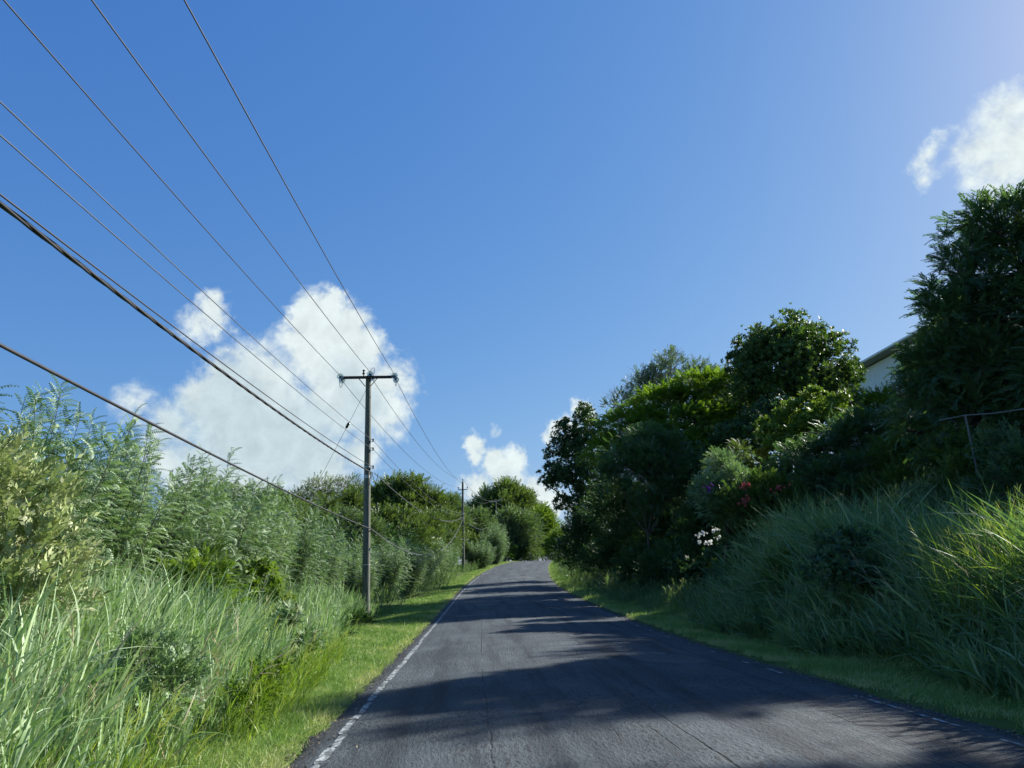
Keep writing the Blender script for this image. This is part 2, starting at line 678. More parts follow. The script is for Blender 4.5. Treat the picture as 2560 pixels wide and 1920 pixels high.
def sprig_rosette(n=8, L=.62, W=.26, lift=.25, seed=0, stem=.5):
    """broad leaves round a twig end"""
    rng = np.random.RandomState(seed)
    V = []
    for i in range(n):
        a = 2.4 * i + rng.normal(0, .25)
        t = rng.uniform(.25, 1) * stem
        d = np.array([lift + rng.uniform(0, .9), math.cos(a), math.sin(a)])
        V += leaf_quads(np.array([t, 0, 0]), d, np.array([-1., .2, .6]), L * rng.uniform(.7, 1.15), W * rng.uniform(.8, 1.2), .2)
    return np.array(V)


def sprig_small(n=12, L=.30, W=.13, seed=0):
    """twig with small leaves on alternate sides"""
    rng = np.random.RandomState(seed)
    V = []
    for i in range(n):
        t = (i + .5) / n
        p = np.array([t, 0, -.12 * t * t])
        sd = 1 if i % 2 else -1
        d = np.array([.6 + .5 * t, sd * rng.uniform(.5, 1), rng.normal(.05, .4)])
        V += leaf_quads(p, d, np.array([0, rng.normal(0, .4), 1.]), L * rng.uniform(.7, 1.2), W * rng.uniform(.8, 1.2), .2)
    return np.array(V)


def sprig_feather(n=9, droop=.55, seed=0):
    """drooping twice-feathered spray: narrow side fingers"""
    rng = np.random.RandomState(seed)
    V = []
    for i in range(n):
        t = .1 + .9 * i / (n - 1)
        p = np.array([t - .15 * t * t, 0, .18 * t - droop * t * t])
        for sd in (-1, 1):
            d = np.array([.8 + .4 * t, sd * rng.uniform(.5, .9), -.35 - .5 * t + rng.normal(0, .15)])
            V += leaf_quads(p, d, np.array([0, 0, 1.]), rng.uniform(.26, .40) * (1.05 - .4 * t), .075, .1)
    return np.array(V)


def sprig_palm(n=22, seed=0):
    """palm frond of length 1, arching, narrow leaflets"""
    rng = np.random.RandomState(seed)
    V = []
    for i in range(n):
        t = .15 + .85 * i / (n - 1)
        p = np.array([t, 0, .35 * t - .55 * t * t])
        for sd in (-1, 1):
            d = np.array([.7, sd * .9, -.55 + rng.normal(0, .12)])
            V += leaf_quads(p, d, np.array([0, 0, 1.]), .34 * math.sin(PI * (.15 + .8 * t)) + .03, .035, .1)
    for a, b in ((0, .33), (.33, .66), (.66, 1)):
        pa, pb = (np.array([q, 0, .35 * q - .55 * q * q]) for q in (a, b))
        V += [pa + (0, .012, 0), pb + (0, .008, 0), pb - (0, .008, 0), pa - (0, .012, 0)]
    return np.array(V)


def norm(v):
    return v / (np.linalg.norm(v, axis=-1, keepdims=True) + 1e-9)


def scatter(sprigs, P, D, S, rng, tint, roll=.5, tjit=.10):
    """copies of leaf sprigs at points P, along D, sized S, as one mesh: returns verts, quads, tint"""
    P, D = np.asarray(P, float), norm(np.asarray(D, float))
    N = len(P)
    U = np.tile(np.array([0, 0, 1.]), (N, 1)) + rng.normal(0, roll, (N, 3))
    Y = norm(np.cross(U, D))
    Zv = np.cross(D, Y)
    which = rng.randint(0, len(sprigs), N)
    Vs, Ts = [], []
    for k, sp in enumerate(sprigs):
        ix = np.where(which == k)[0]
        if not len(ix):
            continue
        W = (sp[None, :, 0, None] * D[ix][:, None] + sp[None, :, 1, None] * Y[ix][:, None] + sp[None, :, 2, None] * Zv[ix][:, None])
        W = P[ix][:, None] + W * np.asarray(S)[ix][:, None, None]
        Vs.append(W.reshape(-1, 3))
        t = np.asarray(tint)[ix][:, None] + np.repeat(rng.normal(0, tjit, (len(ix), len(sp) // 4)), 4, axis=1)
        Ts.append(np.clip(t, 0, 1).ravel())
    V = np.concatenate(Vs)
    return V, np.arange(len(V)).reshape(-1, 4), np.concatenate(Ts)


def tubes(paths, n=5):
    """bark: paths of (points, radii) as one quad mesh"""
    V, Q, b = [], [], 0
    for pts, rad in paths:
        pts = np.asarray(pts, float)
        t = norm(np.gradient(pts, axis=0))
        ref = np.array([.31, .95, .05]) if abs(t[0, 2]) > .6 else np.array([0, 0, 1.])
        A = norm(np.cross(t, ref))
        B = np.cross(t, A)
        g = 2 * PI * np.arange(n) / n
        ring = pts[:, None] + np.asarray(rad)[:, None, None] * (A[:, None] * np.cos(g)[None, :, None] + B[:, None] * np.sin(g)[None, :, None])
        m = len(pts)
        V.append(ring.reshape(-1, 3))
        i = np.arange(m - 1)[:, None] * n
        k = np.arange(n)[None, :]
        k2 = (k + 1) % n
        Q.append((b + np.stack([i + k, i + k2, i + n + k2, i + n + k], -1)).reshape(-1, 4))
        b += m * n
    return np.concatenate(V), np.concatenate(Q)


def curve(a, b, rng, wob=.1, n=6, sag=0.0):
    t = np.linspace(0, 1, n)[:, None]
    L = np.linalg.norm(np.asarray(b) - np.asarray(a))
    w = rng.normal(0, wob * L, (2, 3))
    p = np.asarray(a) * (1 - t) + np.asarray(b) * t
    p = p + np.sin(PI * t) * w[0] + np.sin(2 * PI * t) * w[1] * .5
    p[:, 2] -= (np.sin(PI * t) * sag * L)[:, 0]
    return p


BARK = simple_mat('grey_brown_bark', (0.055, 0.045, 0.035), (0.13, 0.115, 0.095), 6, .9, .2, 0, (1, 1, .25), .5)
TWIG = simple_mat('pale_dry_twig', (0.20, 0.185, 0.165), (0.34, 0.32, 0.29), 9, .9, .2)


DENS = 1.0


def sprig_area(V):
    q = V.reshape(-1, 4, 3)
    return float(np.linalg.norm(np.cross(q[:, 2] - q[:, 0], q[:, 3] - q[:, 1]), axis=1).sum() / 2)


def crown_tree(name, label, cat, base, lobes, sprigs, mat, size, dens, seed, group=None, clump=.32, per=16,
               out_w=.8, wind=(0.25, 0, 0), lift=.25, trunk_r=.16, bark=None, tint0=.45, inner=.35, shell=(.72, 1.02),
               extra_twigs=0, flat=1.0, gap=.0, limbs=True):
    """a tree or bush: tapered trunk, limbs to each lobe, twigs to leaf clumps; the crown is clumps of leaves over lobes.
    lobes: world (x, y, z, rx, ry, rz)"""
    rng = np.random.RandomState(seed)
    leaf_a = sprig_area(sprigs[0])
    base = np.array([base[0], base[1], float(H(base[0], base[1])) - .05])
    root = empty(name, tuple(base), label, cat, group)
    P, D, S, T, paths = [], [], [], [], []
    lob = [(np.array(q[:3]) - base, np.array(q[3:6])) for q in lobes]
    low = min(c[2] - r[2] * .4 for c, r in lob)
    cx_ = np.mean([c for c, r in lob], axis=0)
    fork = np.array([cx_[0] * .35, cx_[1] * .35, max(.25, low * .7)])
    tr = curve((0, 0, 0), fork, rng, .04, 6)
    paths.append((tr, np.linspace(trunk_r * 1.25, trunk_r * .8, 6)))
    for li, (c, r) in enumerate(lob):
        rm = float(np.mean(r))
        if limbs:
            paths.append((curve(fork, c, rng, .07, 7, -.04), np.linspace(trunk_r * .62, trunk_r * .22, 7)))
        area = (r[0] * r[1] + r[1] * r[2] + r[0] * r[2]) / 3
        ns = dens * 14.0 * area / (size ** 2 * leaf_a) * DENS
        nc = int(np.clip(ns / per, 7, 130))
        per_ = ns / nc
        u = norm(rng.normal(0, 1, (nc, 3)))
        u[:, 2] = np.where(u[:, 2] < -.55, -u[:, 2], u[:, 2])
        rad = rng.uniform(shell[0], shell[1], nc)
        ni = int(nc * inner)
        rad[:ni] = rng.uniform(.25, .7, ni)
        cc = c + u * r * rad[:, None]
        keep = cc[:, 2] > .12
        if gap > 0:
            q = np.sin(cc[:, 0] * 2.1 + li) * np.sin(cc[:, 1] * 1.9 + 2 * li) * np.sin(cc[:, 2] * 2.3 + seed)
            keep &= (q > -1 + gap) | (rng.rand(nc) < .35)
        cc, u, rad = cc[keep], u[keep], rad[keep]
        for k in range(len(cc)):
            if rng.rand() < .55:
                a = c + (cc[k] - c) * rng.uniform(.0, .3)
                paths.append((curve(a, cc[k], rng, .10, 4), np.linspace(trunk_r * .13 + .004, .004, 4)))
            m = rng.poisson(per_) + 2
            cr = clump * rm * rng.uniform(.6, 1.35)
            o = rng.normal(0, 1, (m, 3)) * .5
            pp = cc[k] + o * cr * np.array([1, 1, flat])
            dd = u[k] * out_w + norm(o) * .7 + rng.normal(0, .25, (m, 3)) + np.array(wind) + np.array([0, 0, lift])
            P.append(pp)
            D.append(dd)
            S.append(size * rng.uniform(.65, 1.3, m))
            T.append(np.full(m, tint0 + rng.normal(0, .13)) + rng.normal(0, .06, m))
    for k in range(extra_twigs):
        c, r = lob[rng.randint(len(lob))]
        u = norm(rng.normal(0, 1, 3) + np.array([0, 0, .8]))
        a = c + u * r * .7
        b = c + u * r * rng.uniform(1.05, 1.3) + rng.normal(0, .15, 3)
        paths.append((curve(a, b, rng, .12, 5), np.linspace(.022, .004, 5)))
        for q in range(3):
            m_ = a + (b - a) * rng.uniform(.3, .8)
            paths.append((curve(m_, m_ + norm(u + rng.normal(0, .6, 3)) * rng.uniform(.3, .8), rng, .1, 4), np.linspace(.012, .003, 4)))
    V, Q = tubes(paths)
    link('trunk', np_mesh('trunk', V, Q, smooth=True), bark or BARK, root)
    P, D = np.concatenate(P), np.concatenate(D)
    P[:, 2] = np.maximum(P[:, 2], .05)
    V, Q, T = scatter(sprigs, P, D, np.concatenate(S), rng, np.concatenate(T))
    link('crown', np_mesh('crown', V, Q, T), mat, root)
    return root


def lobe(px, py, y, rpx, fz=1.0, fy=1.0):
    """a crown lobe seen at a pixel, y metres ahead, of a radius given in pixels"""
    p = at(px, py, y)
    r = rpx * y / FPX
    return (p[0], p[1], p[2], r, r * fy, r * fz)


# leaf materials: base colours of the leaves themselves
LM_SHRUB = leaf_mat('grey_green_feather_leaf', [(0, (0.065, 0.134, 0.047)), (.5, (0.154, 0.230, 0.100)), (1, (0.269, 0.346, 0.181))], .55, .25, .28, ((0.289, 0.391, 0.237), .75), (1.15, 1.3, .75))
LM_PALE = leaf_mat('pale_straw_green_leaf', [(0, (.11, .17, .05)), (.5, (.31, .38, .165)), (1, (.62, .62, .38))], .5, .25, .22, ((.46, .48, .30), .6), (1.1, 1.15, .7))
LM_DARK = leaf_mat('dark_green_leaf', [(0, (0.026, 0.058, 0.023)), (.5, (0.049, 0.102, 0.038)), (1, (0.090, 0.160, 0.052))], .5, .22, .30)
LM_ROUND = leaf_mat('broad_green_leaf', [(0, (0.041, 0.081, 0.024)), (.5, (0.074, 0.132, 0.035)), (1, (0.149, 0.196, 0.047))], .48, .28, .36)
LM_FEATH = leaf_mat('blue_green_feather_leaf', [(0, (0.045, 0.093, 0.048)), (.5, (0.075, 0.143, 0.069)), (1, (0.128, 0.210, 0.090))], .5, .35, .35)
LM_FLAME = leaf_mat('fresh_fern_leaf', [(0, (0.054, 0.108, 0.017)), (.5, (0.114, 0.192, 0.026)), (1, (0.240, 0.312, 0.042))], .5, .25, .45)
LM_FAR = leaf_mat('olive_green_leaf', [(0, (0.061, 0.105, 0.029)), (.5, (0.117, 0.172, 0.049)), (1, (0.205, 0.261, 0.090))], .5, .35, .25)
LM_FARG = leaf_mat('sage_green_leaf', [(0, (0.072, 0.120, 0.054)), (.5, (0.122, 0.183, 0.086)), (1, (0.200, 0.269, 0.135))], .5, .35, .25)
LM_YEL = leaf_mat('golden_variegated_leaf', [(0, (.10, .10, .012)), (.5, (.24, .20, .015)), (1, (.42, .33, .03))], .45, .4, .35)
LM_LIME = leaf_mat('bright_young_leaf', [(0, (0.066, 0.120, 0.019)), (.5, (0.126, 0.198, 0.031)), (1, (0.228, 0.300, 0.060))], .5, .25, .38)
LM_PALM = leaf_mat('palm_leaf', [(0, (0.039, 0.072, 0.021)), (1, (0.111, 0.156, 0.052))], .4, .5, .25)
GM_REED = leaf_mat('blue_green_reed_blade', [(0, (0.098, 0.182, 0.073)), (.5, (0.237, 0.348, 0.153)), (1, (0.463, 0.548, 0.329))], .5, .25, .25, ((0.390, 0.512, 0.329), .5), (1.15, 1.3, .7))
GM_REEDY = leaf_mat('yellow_green_grass_blade', [(0, (0.098, 0.172, 0.025)), (.5, (0.190, 0.287, 0.046)), (1, (0.368, 0.402, 0.149))], .5, .22, .32)
GM_LAWN = leaf_mat('short_grass_blade', [(0, (0.100, 0.183, 0.025)), (.5, (0.200, 0.318, 0.091)), (1, (0.450, 0.463, 0.225))], .55, .2, .26, None, (1.1, 1.25, .55))
GM_DULL = leaf_mat('dull_green_grass_blade', [(0, (0.070, 0.125, 0.053)), (.5, (0.125, 0.203, 0.090)), (1, (0.265, 0.328, 0.187))], .55, .2, .28)

SP_PIN = [sprig_pinnate(8, .45, .215, .078, .55, s) for s in range(4)]
SP_PINW = [sprig_pinnate(11, .50, .24, .060, .35, 10 + s) for s in range(3)]
SP_ROS = [sprig_rosette(9, .62, .27, .25, s) for s in range(3)]
SP_SML = [sprig_small(12, .30, .14, s) for s in range(3)]
SP_FEA = [sprig_feather(9, .55, s) for s in range(3)]
SP_PALM = [sprig_palm(20, s) for s in range(2)]


# ------------------------------------------------------------------ grasses
def ribbons(B, D, L, W, bend, segs, rng, tint, tj=.08):
    """blades: B base, D direction, L length, W width, bend vector (per length) -> verts, quads, tint"""
    N = len(B)
    D = norm(D)
    sd = norm(np.cross(D, norm(rng.normal(0, 1, (N, 3)))))
    t = np.linspace(0, 1, segs + 1)
    C = B[:, None] + L[:, None, None] * (D[:, None] * t[None, :, None] + bend[:, None] * (t ** 2)[None, :, None])
    wd = W[:, None] * np.minimum(1, .55 + 2.5 * t)[None] * np.clip(1.06 - t ** 1.8, .03, 1)[None]
    V = np.stack([C - sd[:, None] * wd[..., None] / 2, C + sd[:, None] * wd[..., None] / 2], 2)
    m = (segs + 1) * 2
    V = V.reshape(N, m, 3)
    q = np.array([(2 * i, 2 * i + 1, 2 * i + 3, 2 * i + 2) for i in range(segs)])
    Q = (np.arange(N)[:, None, None] * m + q[None]).reshape(-1, 4)
    T = np.clip(tint + rng.normal(0, tj, N), 0, 1)
    return V.reshape(-1, 3), Q, np.repeat(T, m)


def join(parts):
    V, Q, T, b = [], [], [], 0
    for v, q, t in parts:
        V.append(v)
        Q.append(q + b)
        T.append(t)
        b += len(v)
    return np.concatenate(V), np.concatenate(Q), np.concatenate(T)


def tall_grass(name, label, pts, hts, mat, seed, lean=(.25, .05), leafL=(.45, .95), leafW=(.014, .026), leaves=5, spread=.35, heads=0.0, dry=.08, lv=.14):
    """culms with long blades set up along them"""
    rng = np.random.RandomState(seed)
    N = len(pts)
    z = H(pts[:, 0], pts[:, 1])
    B = np.column_stack([pts, z - .03])
    ln = np.column_stack([rng.normal(lean[0], lv, N), rng.normal(lean[1], lv, N), np.ones(N)])
    ln = norm(ln)
    tn = .42 + rng.normal(0, .14, N) + .22 * (blob_noise(pts[:, 0], pts[:, 1], .8, .6, seed) - .5)
    parts = []
    bend = np.column_stack([rng.normal(lean[0] * .35, .08, N), rng.normal(0, .08, N), -np.abs(rng.normal(.03, .03, N))])
    parts.append(ribbons(B, ln, hts * .9, np.full(N, .009), bend, 3, rng, tn))
    for k in range(leaves):
        t = rng.uniform(.03, .92, N)
        p = B + (hts * .9)[:, None] * (ln * t[:, None] + bend * (t ** 2)[:, None])
        a = rng.uniform(0, 2 * PI, N)
        sp = rng.uniform(.35, 1.2, N) * spread
        d = ln + np.column_stack([np.cos(a) * sp + lean[0] * .5, np.sin(a) * sp, np.zeros(N)])
        L = rng.uniform(leafL[0], leafL[1], N) * np.clip(hts / 1.6, .4, 1.2)
        arch = np.abs(rng.normal(.12, .13, N)) + (rng.rand(N) < .2) * rng.uniform(.3, .8, N)
        bd = np.column_stack([np.cos(a) * arch * .9 + lean[0] * .3, np.sin(a) * arch * .7, -arch * .8])
        tt = tn + rng.normal(0, .1, N) + (rng.rand(N) < dry) * .45
        parts.append(ribbons(p, d, L, rng.uniform(leafW[0], leafW[1], N), bd, 4, rng, tt))
    if heads > 0:
        ix = np.where(rng.rand(N) < heads)[0]
        for k in range(10):
            t = rng.uniform(.9, 1.15, len(ix))
            p = B[ix] + (hts[ix] * .95)[:, None] * (ln[ix] * t[:, None] + bend[ix])
            d = ln[ix] + rng.normal(0, .25, (len(ix), 3)) + np.array([lean[0], 0, 0])
            parts.append(ribbons(p, d, rng.uniform(.10, .2, len(ix)), np.full(len(ix), .008), np.zeros((len(ix), 3)) + (.1, 0, -.2), 2, rng, np.full(len(ix), .95)))
    V, Q, T = join(parts)
    return tag(link(name, np_mesh(name, V, Q, T), mat), label, None, None, 'stuff')


def field_pts(n, xr, yr, seed, test=None, rel=True):
    """points across the road's own frame: xr = lateral offset from the road centre"""
    rng = np.random.RandomState(seed)
    s = rng.uniform(*xr, n)
    y = yr[0] + (yr[1] - yr[0]) * rng.rand(n)
    x = s + (xc(y) if rel else 0)
    k = np.ones(n, bool) if test is None else test(s, y, rng)
    return np.column_stack([x, y])[k]


def blob_noise(x, y, a=.9, b=.7, p=0.0):
    return .5 + .25 * np.sin(x * a + p) * np.cos(y * b + 2 * p) + .25 * np.sin(x * a * 2.3 + y * b * 1.7 + p)


K = 2560.0 / 2212.0          # the notes on the photograph were taken at 2212 pixels width


def lobes(*rows):
    """(x, y, metres ahead, radius in the same pixels[, flatten z[, depth]])"""
    return [lobe(r[0] * K, r[1] * K, r[2], r[3] * K, *(r[4:])) for r in rows]


def g0(px, y):
    """ground spot below a pixel column, y metres ahead"""
    x = float(at(px * K, 1255 * K, y)[0])
    return (x, y)


# ------------------------------------------------------------------ left bank: grasses
EDGE_Y = [0, 5, 9, 13, 20, 28, 36, 46, 70, 120]
EDGE_S = [-3.75, -3.8, -4.0, -4.3, -4.9, -5.5, -5.0, -4.2, -4.1, -4.0]


def verge_edge(y):
    return np.interp(y, EDGE_Y, EDGE_S)


def reed_test(s, y, rng):
    e = verge_edge(y) - s
    return (e > .15) & (rng.rand(len(s)) < np.clip(.35 + e * .8, 0, 1)) & (blob_noise(s, y, 1.3, .9, .4) + rng.rand(len(s)) * .5 > .32)


p = field_pts(6200, (-8.6, -3.8), (1.6, 13.5), 11, reed_test)
e = verge_edge(p[:, 1]) - (p[:, 0] - xc(p[:, 1]))
rg = np.random.RandomState(12)
h = np.interp(e, [0, .5, 1.1, 2.2, 4], [.5, .8, 1.2, 1.5, 1.7]) * rg.uniform(.78, 1.2, len(p))
tall_grass('tall_reed_grass', 'dense tall blue-green reed grass leaning over at the left roadside', p, h, GM_REED, 13, (.13, .02), (.5, 1.0), (.010, .025), 6, .28, 0, .13)

p = field_pts(1500, (-8.2, -3.8), (1.6, 14.5), 23, lambda s, y, r: (verge_edge(y) - s > .1) & (blob_noise(s, y, 1.9, 1.3, 2.6) > .5))
e = verge_edge(p[:, 1]) - (p[:, 0] - xc(p[:, 1]))
tall_grass('seeding_grass', 'fine yellow-green grass with thin seed heads mixed into the left reed grass', p, np.interp(e, [0, .6, 1.5, 3], [.5, 1.0, 1.4, 1.6]) * rg.uniform(.6, 1.15, len(p)), GM_REEDY, 24, (.10, 0), (.35, .7), (.005, .012), 6, .5, .16, .3, .22)
STRAW = leaf_mat('dry_straw_stalk', [(0, (.16, .12, .07)), (.5, (.33, .27, .16)), (1, (.50, .44, .30))], .7, .15, .15, None, (1, 1, .8))
p = field_pts(420, (-8.0, -3.8), (1.8, 15.0), 25, lambda s, y, r: verge_edge(y) - s > .1)
tall_grass('dry_grass_stalks', 'dead straw-coloured stalks scattered through the left reed grass', p, rg.uniform(.6, 1.5, len(p)), STRAW, 26, (.16, 0), (.25, .6), (.005, .012), 3, .7, .6, .35, .3)
p = field_pts(300, (4.8, 7.0), (5.0, 19.0), 27, lambda s, y, r: s > 4.8)
tall_grass('dry_grass_stalks', 'dead bent stalks scattered through the right bank grass', p, rg.uniform(.6, 1.5, len(p)), STRAW, 28, (-.2, 0), (.25, .6), (.005, .012), 3, .8, .6, .3, .35)
p = field_pts(2600, (-7.6, -4.4), (13.0, 30.0), 14, lambda s, y, r: (verge_edge(y) - s > .2) & (verge_edge(y) - s < 1.9) & (blob_noise(s, y, .8, .6, 2.) > .38))
e = verge_edge(p[:, 1]) - (p[:, 0] - xc(p[:, 1]))
h = np.interp(e, [0, .6, 1.5, 3], [.5, .9, 1.25, 1.3]) * rg.uniform(.7, 1.25, len(p))
tall_grass('tall_reed_grass', 'tall blue-green reed grass standing in front of the wooden near pole', p, h, GM_REED, 15, (.10, 0), (.5, .95), (.016, .03), 5, .26)

p = field_pts(2600, (-5.9, -3.62), (2.0, 16.0), 16, lambda s, y, r: (np.abs(verge_edge(y) - s - .15) < .55) & (blob_noise(s, y, 1.7, 1.1, 1.) > .40))
h = rg.uniform(.3, .8, len(p))
tall_grass('roadside_grass', 'knee-high yellow-green grass between the reeds and the mown verge', p, h, GM_REEDY, 17, (.22, 0), (.3, .55), (.006, .013), 5, .5, .12)

p = field_pts(3400, (-9.5, -3.9), (30.0, 110.0), 18, lambda s, y, r: (verge_edge(y) - s > .1) & (verge_edge(y) - s < 2.6) & (blob_noise(s, y, .6, .25, 1.2) > .36))
h = rg.uniform(.5, 1.25, len(p))
tall_grass('roadside_grass', 'waist-high dull grass along the shrubs beyond the near pole', p, h, GM_DULL, 19, (.18, 0), (.45, .8), (.02, .035), 4, .45, .1)


def lawn(name, label, zones, mat, seed):
    rng = np.random.RandomState(seed)
    parts = []
    for (n, xr, yr, hl, w, test) in zones:
        q = field_pts(n, xr, yr, rng.randint(9999), test)
        N = len(q)
        B = np.column_stack([q, H(q[:, 0], q[:, 1]) - .01])
        D = np.column_stack([rng.normal(.18, .38, N), rng.normal(0, .38, N), np.ones(N)])
        L = rng.uniform(hl[0], hl[1], N) * (1 + (rng.rand(N) < .03) * 1.2)
        bd = np.column_stack([rng.normal(.15, .3, N), rng.normal(0, .3, N), -np.abs(rng.normal(.15, .15, N))])
        keep = blob_noise(q[:, 0], q[:, 1], 2.7, 2.1, 1.9) + .5 * rng.rand(N) > .34
        q, B, D, L, bd = q[keep], B[keep], D[keep], L[keep], bd[keep]
        N = len(q)
        tn = .22 + .45 * blob_noise(q[:, 0], q[:, 1], 1.6, 1.2, .7) + (rng.rand(N) < .12) * .45
        tn = tn + .3 * (blob_noise(q[:, 0], q[:, 1], 3.1, 2.3, 4.) > .78)
        s = np.abs(q[:, 0] - xc(q[:, 1]))
        tn = tn + np.clip((3.45 - s) / .25, 0, 1) * .35
        parts.append(ribbons(B, D, L, rng.uniform(w[0], w[1], N), bd, 2, rng, tn))
    V, Q, T = join(parts)
    tag(link(name, np_mesh(name, V, Q, T), mat), label, None, None, 'stuff')


def vt(s, y, r):
    e = s - verge_edge(y)
    ragged = -3.12 + .10 * np.sin(y * 2.3) * np.sin(y * .9 + 1) + .05 * np.sin(y * 7.1) + .04 * np.sin(y * 17.)
    return (e > -.6) & (s < ragged + .06 * r.randn(len(s)))


lawn('mown_grass', 'short bright green grass verge along the left edge of the road', [
    (62000, (-4.9, -3.05), (2.0, 14.0), (.035, .10), (.004, .008), vt),
    (52000, (-6.2, -3.05), (14.0, 32.0), (.04, .11), (.007, .013), vt),
    (34000, (-6.2, -3.05), (32.0, 72.0), (.05, .13), (.014, .026), vt),
    (9000, (-5.2, -3.05), (72.0, 125.0), (.06, .16), (.03, .06), vt)], GM_LAWN, 21)


def vr(s, y, r):
    ragged = 3.27 + .10 * np.sin(y * 1.9) * np.sin(y * .8 + 2) + .10 * np.sin(y * 6.3)
    return s > ragged - .06 * r.randn(len(s))


lawn('mown_grass', 'short grass verge in the shade along the right edge of the road', [
    (52000, (3.2, 5.3), (4.5, 17.0), (.05, .14), (.005, .010), vr),
    (40000, (3.2, 5.6), (17.0, 36.0), (.06, .17), (.009, .016), vr),
    (26000, (3.2, 6.2), (36.0, 75.0), (.10, .26), (.018, .032), vr),
    (9000, (3.2, 6.8), (75.0, 125.0), (.15, .35), (.035, .06), vr)], GM_LAWN, 22)

GM_REED2 = leaf_mat('broad_teal_green_grass_blade', [(0, (.075, .155, .070)), (.5, (.150, .260, .120)), (1, (.30, .38, .20))], .5, .25, .28)
# fallen leaves and grit along both edges of the asphalt
lr = np.random.RandomState(77)
LITTER = leaf_mat('dry_fallen_leaf', [(0, (.05, .04, .03)), (.5, (.16, .12, .07)), (1, (.30, .27, .20))], .8, .15, .05, None, (1, 1, 1))
n_ = 5200
sd_ = np.where(lr.rand(n_) < .5, -1, 1)
s_ = sd_ * (3.22 - np.abs(lr.normal(0, .16, n_)))
y_ = 3.0 + 42 * lr.rand(n_) ** 1.6
P_ = np.column_stack([xc(y_) + s_, y_, zroad(y_) + np.interp(np.abs(s_), [0, 1.45, 2.2, 2.9, 3.2], [.035, .02, 0, -.015, -.035]) + .012])
D_ = np.column_stack([lr.normal(0, 1, n_), lr.normal(0, 1, n_), np.abs(lr.normal(0, .25, n_))])
one = np.array(leaf_quads(np.zeros(3), np.array([1., 0, 0]), np.array([0, 0, 1.]), 1, .5, .25))
V, Q, T = scatter([one], P_, D_, lr.uniform(.012, .045, n_), lr, lr.rand(n_), .5, .0)
tag(link('leaf_litter', np_mesh('leaf_litter', V, Q, T), LITTER), 'brown leaf litter and grit along the edges of the asphalt', None, None, 'stuff')
# right bank: tall grass
p = field_pts(10500, (4.0, 7.3), (4.0, 20.5), 31, lambda s, y, r: (s > 4.3 + .3 * np.sin(y * 1.3)) & (blob_noise(s, y, .9, .8, 3.) + r.rand(len(s)) * .5 > .36) & (s < 6.1 + .1 * np.maximum(y - 9, 0)))
s_ = p[:, 0] - xc(p[:, 1])
h = np.interp(s_, [4.0, 4.6, 5.2, 6.0, 8], [.4, .7, 1.1, 1.55, 1.7]) * rg.uniform(.72, 1.2, len(p))
tall_grass('tall_bank_grass', 'tall drooping blue-green grass on the shaded right bank', p, h, GM_REED2, 32, (-.10, 0), (.5, 1.05), (.016, .036), 6, .55, .02, .16, .26)
p = field_pts(520, (4.9, 7.0), (7.6, 10.6), 33, lambda s, y, r: (s - 5.9) ** 2 / 1.2 + (y - 9.2) ** 2 / 2.2 < 1)
tall_grass('golden_seed_grass', 'sunlit yellow-green grass with feathery seed heads at the right bank', p, rg.uniform(1.0, 1.7, len(p)), GM_REEDY, 34, (-.30, 0), (.4, .8), (.008, .016), 6, .5, .2, .35)
p = field_pts(3800, (3.75, 5.4), (4.5, 40.0), 35, lambda s, y, r: (s > 4.3 + .3 * np.sin(y * .9)) & (blob_noise(s, y, 1.4, .8, .3) > .38))
tall_grass('bank_grass', 'rough knee-high grass along the foot of the right bank', p, rg.uniform(.25, .7, len(p)), GM_DULL, 36, (-.1, 0), (.3, .6), (.008, .016), 5, .6, .14)
p = field_pts(4200, (4.2, 9.5), (34.0, 118.0), 37, lambda s, y, r: (blob_noise(s, y, .6, .3, .9) > .30))
tall_grass('bank_grass', 'waist-high dark grass on the right bank near the crest', p, rg.uniform(.5, 1.2, len(p)), GM_DULL, 38, (-.05, 0), (.5, .9), (.02, .04), 5, .5, .1)


p = field_pts(5200, (4.8, 10.5), (16.0, 44.0), 41, lambda s, y, r: (s > 5.2 - .02 * y) & (blob_noise(s, y, 1.1, .7, 2.2) > .25))
tall_grass('bank_undergrowth', 'knee-high dark undergrowth below the bushes on the right bank', p, rg.uniform(.3, .8, len(p)), GM_DULL, 42, (-.08, 0), (.35, .7), (.014, .03), 5, .7, .1)
p = field_pts(5200, (6.0, 13.0), (5.0, 20.0), 43, lambda s, y, r: (s > 6.2 + .1 * np.maximum(y - 9, 0)) & (blob_noise(s, y, 1.2, .9, .3) > .35))
tall_grass('bank_undergrowth', 'dark weedy undergrowth on the steep bank behind the tall grass', p, rg.uniform(.3, .65, len(p)), GM_DULL, 44, (-.1, 0), (.35, .7), (.012, .028), 5, .7, .1)


